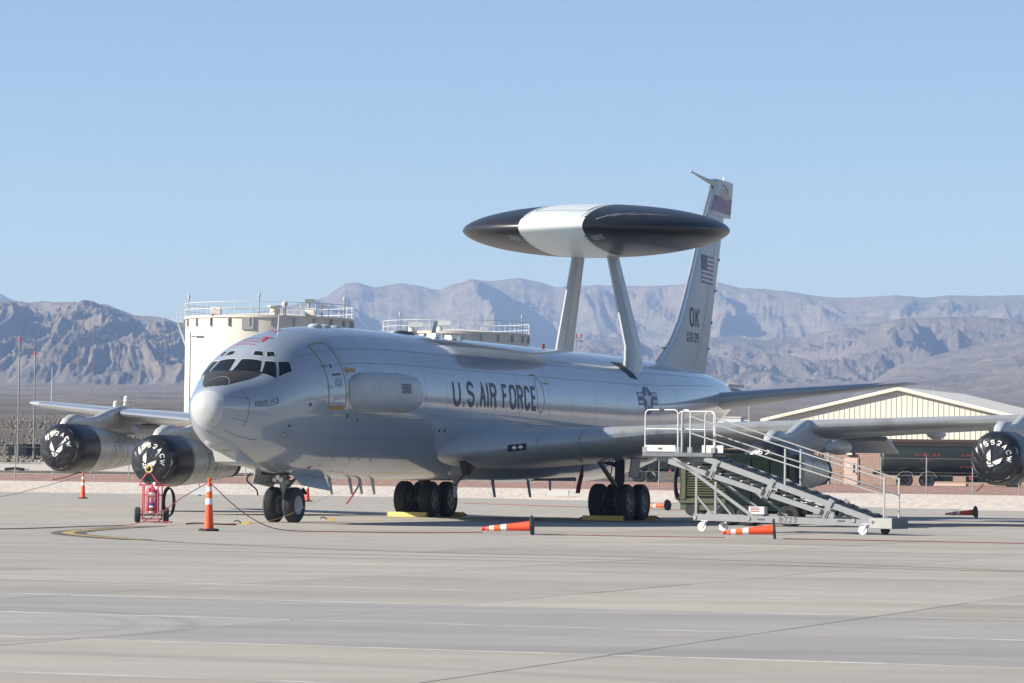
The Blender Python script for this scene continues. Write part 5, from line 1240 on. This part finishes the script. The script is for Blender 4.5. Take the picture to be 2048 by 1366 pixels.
rope([W(22.4, -9.4, 1.35), W(22.3, -9.5, 1.1), W(22.4, -9.2, .8), W(22.4, -9.15, .6)], .025, M['rubber'], 'black cord hanging below the engine left of the nose', 'cord')

# ================================================================== FENCE
fr = root('chain_link_fence', 'chain link fence on thin grey posts running behind the gravel', 'fence', (0, 0, 0))
def fz(x, y):
    y1, y2 = E1(x), E2(x); e0 = float(edge(x)); 
    return float(np.interp(y, [e0, y1, y2], [-.02, .52, 1.0]))
d_ = Vector((1, -.395, 0)).normalized(); ps_ = []; q = Vector((-52.5, 260.6, 0))
while q.x < 34: ps_.append(q.copy()); q = q + d_ * 3.05
pm = MB(); pm.tube([(0, 0, -.1), (0, 0, 2.32)], .038, 8); pm.tube([(0, 0, 2.30), (-.10, -.12, 2.55)], .022, 6)
first = None
for p_ in ps_:
    zz = fz(p_.x, p_.y)
    if first is None: first = pm.build('fence_post', M['steel'], fr); first.location = (p_.x, p_.y, zz)
    else: c = first.copy(); sc.collection.objects.link(c); c.location = (p_.x, p_.y, zz); c.parent = fr
wm = MB(); P0 = [(p_.x, p_.y, fz(p_.x, p_.y)) for p_ in ps_]
for h in (.08, 1.15, 2.25): wm.tube([(x, y, z_ + h) for x, y, z_ in P0], .010, 4)
wm.build('tension_wire', M['steel'], fr)
cl = MB(); stp_ = .22                     # mesh fabric as crossing wires
for a_, b_ in zip(P0[:-1], P0[1:]):
    a_, b_ = Vector(a_), Vector(b_); L = (b_ - a_).length; n = int(L / stp_)
    for k in range(n):
        for sgn in (1, -1):
            u0 = k / n; u1 = u0 + sgn * 2.15 / L
            z0 = .08; z1 = 2.23
            if u1 > 1: z1 = .08 + 2.15 * (1 - u0) / (u1 - u0); u1 = 1
            if u1 < 0: z1 = .08 + 2.15 * (u0) / (u0 - u1); u1 = 0
            p0, p1 = a_.lerp(b_, u0) + Vector((0, 0, z0)), a_.lerp(b_, u1) + Vector((0, 0, z1)); w_ = Vector((.0022, 0, 0))
            cl.add([p0 - w_, p0 + w_, p1 + w_, p1 - w_], [(0, 1, 2, 3)])
cl.build('wire_mesh', M['steel'], fr, kind='stuff')

# ================================================================== FUEL TANKS
def fuel_tank(label, cx, cyy, rad, zb, h, seed, railc=True):
    t_ = root('fuel_storage_tank', label, 'storage tank', (cx, cyy, zb), 0)
    mb = MB(); mb.lathe([(0, rad), (h, rad), (h + .35, rad * .5), (h + .6, .01)], (0, 0, 0), (0, 0, 1), 128, caps=False); mb.build('shell', M['cream'], t_, True, 20)
    mb = MB(); mb.lathe([(h - .18, rad + .02), (h - .18, rad + .12), (h + .05, rad + .12), (h + .05, rad + .02)], (0, 0, 0), (0, 0, 1), 128, caps=False); mb.build('rim_girder', M['cream'], t_, True, 20)
    for k in range(24):
        g = 2 * math.pi * k / 24 + .1
        if math.sin(g) > .15: continue
        mb = MB(); mb.box((math.cos(g) * (rad + .10), math.sin(g) * (rad + .10), h - .55), (.16, .16, .75), Matrix.Rotation(g, 3, 'Z')); mb.build('rim_bracket', M['steel'], t_)
    mb = MB(); mb.box((math.cos(-1.75) * (rad + .06), math.sin(-1.75) * (rad + .06), h - .75), (.12, 1.1, 1.1), Matrix.Rotation(-1.75, 3, 'Z')); mb.build('overflow_cover', M['steel'], t_)
    rr_ = rad + .08; mb = MB()
    for hh in (.6, 1.2): mb.tube([(math.cos(2 * math.pi * k / 96) * rr_, math.sin(2 * math.pi * k / 96) * rr_, h + .05 + hh) for k in range(97)], .03, 6, False)
    mb.build('handrail', M['railw'], t_)
    for k in range(32):
        g = 2 * math.pi * k / 32 + .05; mb = MB(); mb.tube([(math.cos(g) * rr_, math.sin(g) * rr_, h), (math.cos(g) * rr_, math.sin(g) * rr_, h + 1.25)], .032, 6); mb.build('rail_post', M['railw'], t_)
    rnd = random.Random(seed)
    for g in ((-2.75, -1.62, -.42) if seed == 1 else (-2.4, -.45)):
        mb = MB(); x, y = math.cos(g) * rr_, math.sin(g) * rr_; mb.tube([(x, y, h), (x, y, h + 1.75)], .05, 8); mb.tube([(x, y, h + 1.7), (x, y, h + 2.1)], [.13, .06], 8); mb.build('lamp_post', M['steel'], t_)
    if seed == 1:
        for g, q in ((-2.25, .75), (-.95, .7)):
            x, y = math.cos(g) * rad * .93, math.sin(g) * rad * .93; mb = MB()
            mb.loft([[(x + u * .9, y + q * math.cos(R(k)) * 1.1 * (1 if False else 1), h + .1 + q * math.sin(R(k))) for k in range(0, 181, 15)] for u in (-.55, .55)]); mb.build('roof_vent', M['cream'], t_, True)
        mb = MB(); mb.tube([(1.0, -rad * .9, h), (1.0, -rad * .9, h + .8)], .45, 14); mb.tube([(1.0, -rad * .9, h + .8), (1.0, -rad * .9, h + .95)], [.75, .6], 14); mb.sphere((1.9, -rad * .9, h + 1.1), .28); mb.tube([(1.9, -rad * .9, h), (1.9, -rad * .9, h + 1.0)], .16, 10); mb.build('gauge_hatch', M['cream'], t_, True)
        mb = MB(); mb.tube([(4.0, -rad * .7, h), (4.0, -rad * .7, h + 1.5)], .12, 8); mb.box((4.1, -rad * .7, h + 1.5), (.9, .3, .3)); mb.box((5.2, -rad * .7, h + 1.0), (.8, .3, .25)); mb.tube([(5.2, -rad * .7, h), (5.2, -rad * .7, h + 1.0)], .05, 6); mb.build('level_gauge', M['steel'], t_)
        mb = MB(); mb.box((-rad - .35, 0, h - .45), (.9, 1.6, .06)); mb.beam((-rad - .75, 0, h - .5), (-rad - .0, 0, h - 2.6), .1, .16)
        for x in (-rad - .78, -rad - .45): mb.tube([(x, -.7, h - .45), (x, -.7, h + .95)], .03, 6)
        for z_ in (h + .25, h + .95): mb.tube([(-rad - .78, -.7, z_), (-rad, -.7, z_)], .03, 6)
        mb.build('ladder_landing', M['railw'], t_)
    else:
        for x, q in ((-1.6, .8), (-4.5, .55)):
            mb = MB(); mb.tube([(x, -rad * .85, h), (x, -rad * .85, h + .9)], .35, 12); mb.box((x + .4, -rad * .85, h + .9 * q + .2), (1.5, .8, .5)); mb.build('gauge_hatch', M['white'], t_)
    return t_
Y1 = 330; fuel_tank('larger cream fuel storage tank with white railing rising behind the nose', (541 - 1024) * Y1 / 7082 - .18, Y1, 7.75, 1.5, (14.1), 1)
Y2 = 377; fuel_tank('second cream fuel storage tank, only its railing top showing above the fuselage', (913 - 1024) * Y2 / 7082 - .1, Y2, 7.75, 1.5, 14.75, 2)

# ================================================================== LIGHT POLES AND MASTS
def wx(u, Y): return (u - 1024) * Y / 7082
def pole(label, x, y, z0, h, beacon=1, lamp=1, arm=.9, r=.07, m='polew', grp='obstruction light poles'):
    t_ = root('light_pole', label, 'light pole', (x, y, z0), 0, grp)
    mb = MB(); mb.tube([(0, 0, -.4), (0, 0, h)], [r, r * .7], 10); mb.build('pole', M[m], t_, True)
    for k in range(beacon):
        mb = MB(); mb.tube([(k * .55 - .0, 0, h), (k * .55, 0, h + .12)], .06, 6); mb.tube([(k * .55, 0, h + .12), (k * .55, 0, h + .42)], [.11, .09], 10); mb.build('red_beacon', M['extred'], t_)
    if beacon > 1: mb = MB(); mb.box((.27, 0, h - .02), (.75, .06, .06)); mb.build('beacon_arm', M[m], t_)
    if lamp:
        mb = MB(); mb.tube([(0, 0, h - .35), (arm * .7, 0, h - .35)], .035, 6); mb.build('lamp_arm', M[m], t_); mb = MB(); mb.box((arm, -.05, h - .40), (arm * .75, .4, .22)); mb.box((arm * .35, -.05, h - .36), (.3, .25, .12)); mb.build('floodlight', M['steel'], t_)
    return t_
pole('tallest grey pole at the far left with red beacon and floodlight', wx(39, 290), 290, 2.1, 9.6, r=.08)
pole('grey pole at the left, right of the tallest one, with red beacon and floodlight', wx(70.5, 300), 300, 2.3, 8.6, r=.08)
pole('pale pole with a floodlight in front of the larger tank', wx(380, 318), 318, 1.5, 12.3, beacon=0, lamp=1, r=.11, m='railw')
pole('dark pole with two red beacons seen between the disc struts', wx(1152, 400), 400, 4, 13.0, beacon=2, lamp=1, arm=.6)
pole('short dark pole with a red beacon right of the fin', wx(1432, 420), 420, 4, 9.6, beacon=1, lamp=1, arm=-.7)
pole('dark red brown post left of the cream hall gable', wx(1608, 300), 300, 1.0, 6.0, beacon=0, lamp=0, r=.12, m='brown')
pole('grey pole against the brick wall left of the door', wx(1661, 272.2), 272.2, 1.0, 3.6, beacon=0, lamp=0, r=.13, m='steel')
for u, Y, h, z0 in ((1500, 460, 5.2, 7.5), (1868, 520, 6.5, 8.5), (1903, 540, 5.5, 9), (1938, 560, 5.5, 9.5), (1420, 330, 6, 2.5), (105, 420, 4.0, 9.5)):
    pole({1500: 'thin pale post beyond the small white buildings', 1868: 'thin pale post beyond the hall roof, leftmost of three', 1903: 'thin pale post beyond the hall roof, middle of three', 1938: 'thin pale post beyond the hall roof, rightmost of three', 1420: 'thin post behind the tail left of the white buildings', 105: 'slim white post standing left of the outermost engine'}[u], wx(u, Y), Y, z0, h, 0, 0, r=.06, m='railw', grp='thin posts on the plain')
M['mast_red'] = mat('faded_mast_red', (.36, .14, .12), .7)
def mast(label, u, Y, z0, z1):
    t_ = root('radio_mast', label, 'radio mast', (wx(u, Y), Y, z0), 0, 'red and white radio masts'); H_ = z1 - z0; n = 7
    for k in range(n):
        mb = MB(); a_, b_ = H_ * k / n, H_ * (k + 1) / n
        for g in range(3):
            t0 = 2.09 * g; mb.tube([(.20 * math.cos(t0), .20 * math.sin(t0), a_), (.20 * math.cos(t0), .20 * math.sin(t0), b_)], .045, 4)
        for q_ in range(6):
            zz = a_ + (b_ - a_) * q_ / 6; z2 = a_ + (b_ - a_) * (q_ + 1) / 6
            for g in range(3): t0, t1 = 2.09 * g, 2.09 * (g + 1); mb.tube([(.20 * math.cos(t0), .20 * math.sin(t0), zz), (.20 * math.cos(t1), .20 * math.sin(t1), z2)], .03, 4)
        mb.build('mast_section', M['mast_red' if k % 2 else 'steel'], t_)
Ym = 1500
mast('shorter red and white mast in front of the mountains, leftmost of three', 157, Ym, 24, 54)
mast('tallest red and white mast in front of the left mountain', 186, Ym, 24, 67)
mast('red and white mast just left of the larger tank', 331, Ym, 24, 57)

# ================================================================== BUILDINGS
# gabled hall with brick base
HX, HY, HR = 30.1, 275.0, math.atan2(-.37, .93)
hall = root('gabled_hall', 'cream metal clad hall with low gable and pinkish brick lower wall', 'building', (HX, HY, .95), HR)
HW, HE, HP, HD = 10.6, 5.1, 7.45, 20.0; BW = 15.0
mb = MB(); mb.add([(-HW, 0, 3.5), (HW, 0, 3.5), (HW, 0, HE), (0, 0, HP), (-HW, 0, HE), (-HW, HD, 3.5), (HW, HD, 3.5), (HW, HD, HE), (0, HD, HP), (-HW, HD, HE)], [(0, 1, 2, 3, 4), (9, 8, 7, 6, 5), (0, 4, 9, 5), (1, 6, 7, 2), (4, 3, 8, 9), (2, 7, 8, 3)])
gw = mb.build('gable_wall', M['siding'], hall)
x = -HW + .3
k = 0
while x < HW - .1:
    zt = HE + (HP - HE) * (1 - abs(x) / HW) - .12
    mb = MB(); mb.box((x, -.03, (3.55 + zt) / 2), (.03, .016, zt - 3.55)); mb.build('siding_rib', M['cream'], hall); x += .42
for s in (-1, 1):
    mb = MB(); v = [(0, -.35, HP + .12), (s * (HW + .5), -.35, HE + .02 - .1), (s * (HW + .5), HD + .3, HE - .08), (0, HD + .3, HP + .12)]; mb.add(v + [(a, b, c + .10) for a, b, c in v], [(0, 1, 2, 3), (7, 6, 5, 4), (0, 4, 5, 1), (1, 5, 6, 2), (2, 6, 7, 3), (3, 7, 4, 0)]); mb.build('roof', M['roof'], hall)
    mb = MB(); mb.beam((0, -.38, HP + .06), (s * (HW + .5), -.38, HE - .12), .06, .20); mb.build('rake_trim', M['cream'], hall)
# brick wall: joined courses of blocks in relief, with door opening
M['brick'] = mat('pink_brick', (.36, .245, .195), .85, 0, .18, 3, col2=(.29, .19, .15), c2scale=6)
M['mortar'] = mat('brick_mortar', (.34, .24, .19), .9)
mb = MB(); mb.box((0, .12, 1.75), (2 * BW, .2, 3.5)); mb.build('brick_wall', M['mortar'], hall)
mb = MB(); hc = .2
for r_ in range(17):
    x = -BW + (.2 if r_ % 2 else 0); zc = .1 + r_ * hc
    while x < BW - .4:
        if not (-4.62 < x < -3.0 and zc < 2.25): mb.box((x + .195, .01, zc), (.385, .03 + random.uniform(-.006, .006), hc - .014))
        x += .40
mb.build('bricks', M['brick'], hall, kind='stuff')
mb = MB(); mb.box((0, -.10, 3.52), (2 * BW + .4, .5, .22)); mb.build('brown_flashing', M['brown'], hall)
dx = -3.75
mb = MB(); mb.box((dx, -.02, 1.08), (1.16, .10, 2.16)); mb.build('door_frame', M['door'], hall)
mb = MB(); mb.box((dx, -.08, 1.05), (1.0, .05, 2.08)); dd = mb.build('door', M['door'], hall)
mb = MB(); mb.box((dx + .24, -.112, 1.35), (.15, .012, .75)); mb.build('vision_panel', M['dark'], dd)
mb = MB(); mb.box((dx - .25, -.112, 1.45), (.26, .012, .22)); mb.build('door_notice', M['white'], dd)
mb = MB(); mb.box((dx + .38, -.13, .95), (.06, .06, .14)); mb.build('door_handle', M['steel'], dd)
mb = MB(); mb.box((dx - .1, -.16, 2.45), (.55, .26, .24)); lf = mb.build('wall_light', M['brown'], hall); mb = MB(); mb.box((dx - .1, -.30, 2.44), (.45, .02, .16)); mb.build('light_lens', M['siding'], lf)
mb = MB(); mb.box((-.55, -.10, 3.05), (.42, .12, .34)); wn = mb.build('wall_vent', M['white'], hall); mb = MB(); mb.box((-.55, -.17, 3.05), (.26, .01, .2)); mb.build('vent_grille', M['frame'], wn)
mb = MB(); mb.box((-6.6, -.25, .75), (.8, .3, .75)); mt = mb.build('meter_box', M['white'], hall)
for i in range(4): mb = MB(); mb.box((-6.85 + i * .17, -.41, .75), (.05, .02, .5)); mb.build('meter_slot', M['frame'], mt)
mb = MB(); mb.tube([(-6.3, -.15, .5), (-6.3, -.15, 3.4)], .06, 6); mb.build('conduit', M['dark'], hall)
mb = MB(); mb.box((4.5, -3.2, .12), (3.6, .8, .30)); mb.build('loading_sill', M['door'], hall)
# low structure with rounded windows behind the wing root, far buildings, maroon shed, containers
def block(label, u, Y, z0, wd, dp, h, m, win=0, name='building', cat='building', rz=-.2, rf=None):
    t_ = root(name, label, cat, (wx(u, Y), Y, z0), rz); mb = MB(); mb.box((0, dp / 2, h / 2), (wd, dp, h)); mb.build('wall', m, t_)
    mb = MB(); mb.box((0, dp / 2, h + .08), (wd + .2, dp + .2, .16)); mb.build('roof', rf or m, t_)
    for i in range(win):
        mb = MB(); mb.box((-wd / 2 + wd * (i + .5) / win, -.03, h * .55), (wd / win * .45, .08, h * .4)); mb.build('window', M['glass'], t_)
    return t_
block('boxy white building right of the tail, leftmost of the far group', 1459, 520, 7.0, 3.6, 4, 3.2, M['bldw'], 1)
block('small white building in the middle of the far group', 1483, 560, 7.6, 2.8, 4, 2.8, M['bldw'], 1)
block('lowest pale blue building of the far group', 1510, 600, 8.2, 3.0, 4, 2.0, mat('pale_blue_building', (.45, .52, .62), .6), 2)
block('small grey building right of the far group by the hall roof', 1537, 540, 7.4, 2.0, 3, 2.3, M['bldw'], 1)
block('dark low control cabin with glass panes behind the stair platform', 1462, 255, .9, 2.2, 2, 2.4, M['dkgreen'], 3, 'control_cabin', 'cabin')
block('dark green container at the far left by the light poles', 38, 300, 2.45, 1.6, 2, .75, M['dkgreen'], 0, 'container', 'container')
block('dark green container right of the other beside the second light pole', 60, 303, 2.5, 1.9, 2, .8, M['dkgreen'], 0, 'container', 'container')
sh = root('maroon_shed', 'small shed with dark maroon gabled roof behind the engines', 'shed', (wx(352, 322), 322, 2.6), .25)
mb = MB(); mb.box((0, 2, 1.1), (3.4, 4, 2.2)); mb.build('wall', M['maroonroof'], sh)
mb = MB(); mb.add([(-2.2, -.3, 2.0), (2.2, -.3, 2.9), (2.2, 4.3, 2.9), (-2.2, 4.3, 2.0), (-2.2, -.3, 2.15), (2.2, -.3, 3.05), (2.2, 4.3, 3.05), (-2.2, 4.3, 2.15)], [(0, 1, 2, 3), (7, 6, 5, 4), (0, 4, 5, 1), (1, 5, 6, 2), (2, 6, 7, 3), (3, 7, 4, 0)]); mb.build('roof', M['maroonroof'], sh)
for i in range(5): mb = MB(); mb.box((-1.4 + .7 * i, -.06, 1.2), (.5, .06, 1.6)); mb.build('wall_panel', M['maroonroof'], sh)
for (u, hh, lb) in ((233, 5.1, 'shorter white domed vent stack showing above the left wing'), (254, 5.6, 'taller white domed vent stack with a railed platform above the left wing')):
    v_ = root('vent_stack', lb, 'vent stack', (wx(u, 345), 345, 3.0), 0)
    mb = MB(); mb.lathe([(0, .30), (hh - .9, .30), (hh - .9, .24), (hh - .25, .24), (hh - .08, .15), (hh, .02)], (0, 0, 0), (0, 0, 1), 20); mb.build('stack', M['white'], v_, True)
    mb = MB(); mb.box((0, 0, hh - 1.0), (1.7, 1.4, .08)); mb.build('platform', M['steel'], v_)
    mb = MB()
    for z_ in (.35, .7): mb.tube([(-.85, -.7, hh - 1.0 + z_), (.85, -.7, hh - 1.0 + z_), (.85, .7, hh - 1.0 + z_), (-.85, .7, hh - 1.0 + z_), (-.85, -.7, hh - 1.0 + z_)], .03, 5)
    for x, y in ((-.85, -.7), (0, -.7), (.85, -.7)): mb.tube([(x, y, hh - 1.0), (x, y, hh - .55)], .03, 5)
    mb.build('platform_rail', M['steel'], v_)

# ================================================================== TANKER TRUCKS
def twheel(parent, x, y, r=.55, side=-1):
    mb = MB(); mb.lathe([(-.15, r * .55), (-.16, r * .8), (-.13, r * .96), (.13, r * .96), (.16, r * .8), (.15, r * .55)], (x, y, r), (0, 1, 0), 28, caps=False); w_ = mb.build('wheel', M['tyre'], parent, True)
    mb = MB(); mb.lathe([(-.13, r * .56), (-.06, r * .5), (-.06, r * .2), (-.14, r * .16), (-.14, .01)], (x, y, r), (0, 1, 0), 20, caps=False); mb.lathe([(.1, r * .56), (.1, .01)], (x, y, r), (0, 1, 0), 20, caps=False); mb.build('wheel_rim', M['tankg'], w_, True)
tt = root('fuel_tanker', 'dark green fuel tanker with red lettering parked before the brick wall', 'fuel tanker', (31.6, 259.5, .86), R(-3))
mb = MB(); hx = 4.35
def ts(x, k, sc_=1.0): g = R(k * 12); return (x, 1.15 * sc_ * math.copysign(abs(math.cos(g)) ** .75, math.cos(g)), 2.05 + .93 * sc_ * math.copysign(abs(math.sin(g)) ** .75, math.sin(g)))
mb.loft([[ts(x, k, s_) for k in range(30)] for x, s_ in ((-hx - .12, .80), (-hx, .97), (-hx + .12, 1), (hx - .12, 1), (hx, .97), (hx + .1, .8))]); tkk = mb.build('tank_body', M['tankg'], tt, True, 50)
mb = MB(); mb.box((.3, 0, 3.02), (8.0, .9, .14)); mb.build('catwalk', M['tankg'], tt)
mb = MB(); mb.tube([(-3.9, 0, 3.0), (-3.9, 0, 3.35)], .22, 12); mb.box((-3.9, 0, 3.4), (.5, .5, .16)); mb.build('tank_hatch', M['steel'], tt)
mb = MB(); mb.tube([(-4.6, -.9, 1.2), (-4.62, -.9, 2.9), (-4.3, -.9, 3.1)], .03, 6); mb.build('rear_rail', M['steel'], tt)
mb = MB(); mb.box((.3, 0, 1.0), (9.6, .9, .22)); mb.box((-4.75, 0, 1.08), (.5, 1.9, .28)); mb.box((2.6, -.9, .70), (1.8, .4, .50)); mb.box((.1, -.2, .75), (1.3, 1.6, .5)); mb.build('chassis', M['dkgreen'], tt)
for x in (-2.68, -1.08):
    for y in (-.95, .95): twheel(tt, x, y, .55)
mb = MB()
for x in (-2.68, -1.08):
    mb.loft([[(x + .68 * math.cos(R(g)), y, .55 + .66 * math.sin(R(g))) for g in range(15, 166, 10)] + [(x + .64 * math.cos(R(g)), y, .55 + .62 * math.sin(R(g))) for g in range(165, 14, -10)] for y in (-1.18, -.72)])
mb.build('fender', M['steel'], tt, True)
mb = MB(); mb.box((-3.35, -.95, .45), (.04, .5, .5)); mb.build('mud_flap', M['rubber'], tt)
for x in (5.2,):
    for y in (-.95, .95): twheel(tt, x, y, .55)
mb = MB(); mb.box((5.9, 0, 1.6), (1.9, 2.2, 1.5)); mb.box((5.6, 0, 2.5), (1.3, 2.1, .7)); mb.build('cab', M['tankg'], tt); mb = MB(); mb.box((5.7, -1.06, 2.5), (.8, .02, .45)); mb.build('cab_window', M['glass'], tt)
def tl(x, y): return Vector((x, -1.165, y)) if abs(y - 2.05) < .5 else Vector((x, -1.165 + max(0, abs(y - 2.05) - .45) * .35, y))
mb = MB(); letters(mb, 'JET FUEL JP-8', .16, .115, .030, .035, lambda x, y: tl(-2.05 + x, 2.30 + y)); letters(mb, 'F-24', .17, .13, .032, .04, lambda x, y: tl(-1.55 + x, 1.93 + y))
letters(mb, 'FLAMMABLE', .14, .10, .030, .03, lambda x, y: tl(1.35 + x, 2.32 + y)); letters(mb, 'NO SMOKING', .13, .09, .028, .03, lambda x, y: tl(1.25 + x, 1.48 + y)); mb.build('tank_lettering', M['redtext'], tkk)
mb = MB(); mb.box((2.0, -1.2, .78), (.14, .1, .35)); mb.build('red_valve', M['extred'], tt)
t2 = root('parked_truck', 'dark green military truck half hidden behind the right hand main wheels', 'truck', (wx(1335, 262), 264, .92), R(-4))
mb = MB(); mb.box((.3, 0, .95), (5.6, .9, .22)); mb.box((1.4, -.8, .72), (1.0, .3, .45)); mb.build('chassis', M['dkgreen'], t2)
mb = MB(); mb.box((-.2, 0, 1.6), (4.6, 2.2, 1.0)); mb.build('cargo_bed', M['tankg'], t2)
for i in range(6): mb = MB(); mb.box((-2.2 + i * .8, -1.12, 1.6), (.08, .05, 1.0)); mb.build('bed_rib', M['tankg'], t2)
for x in (-1.95, -.95, 2.2):
    for y in (-.95, .95): twheel(t2, x, y, .56)
mb = MB(); mb.box((.42, -1.0, 1.05), (.22, .12, .42)); mb.build('red_reflector', M['extred'], t2)
mb = MB(); mb.beam((-1.2, -1.05, 1.3), (-.6, -1.05, .6), .05, .3); mb.build('fender', M['steel'], t2)
mb = MB(); mb.box((2.9, 0, 1.7), (1.5, 2.2, 1.5)); mb.build('cab', M['tankg'], t2); mb = MB(); mb.box((2.9, -1.11, 1.95), (.8, .02, .5)); mb.build('cab_window', M['glass'], t2)

bpy.context.view_layer.update()
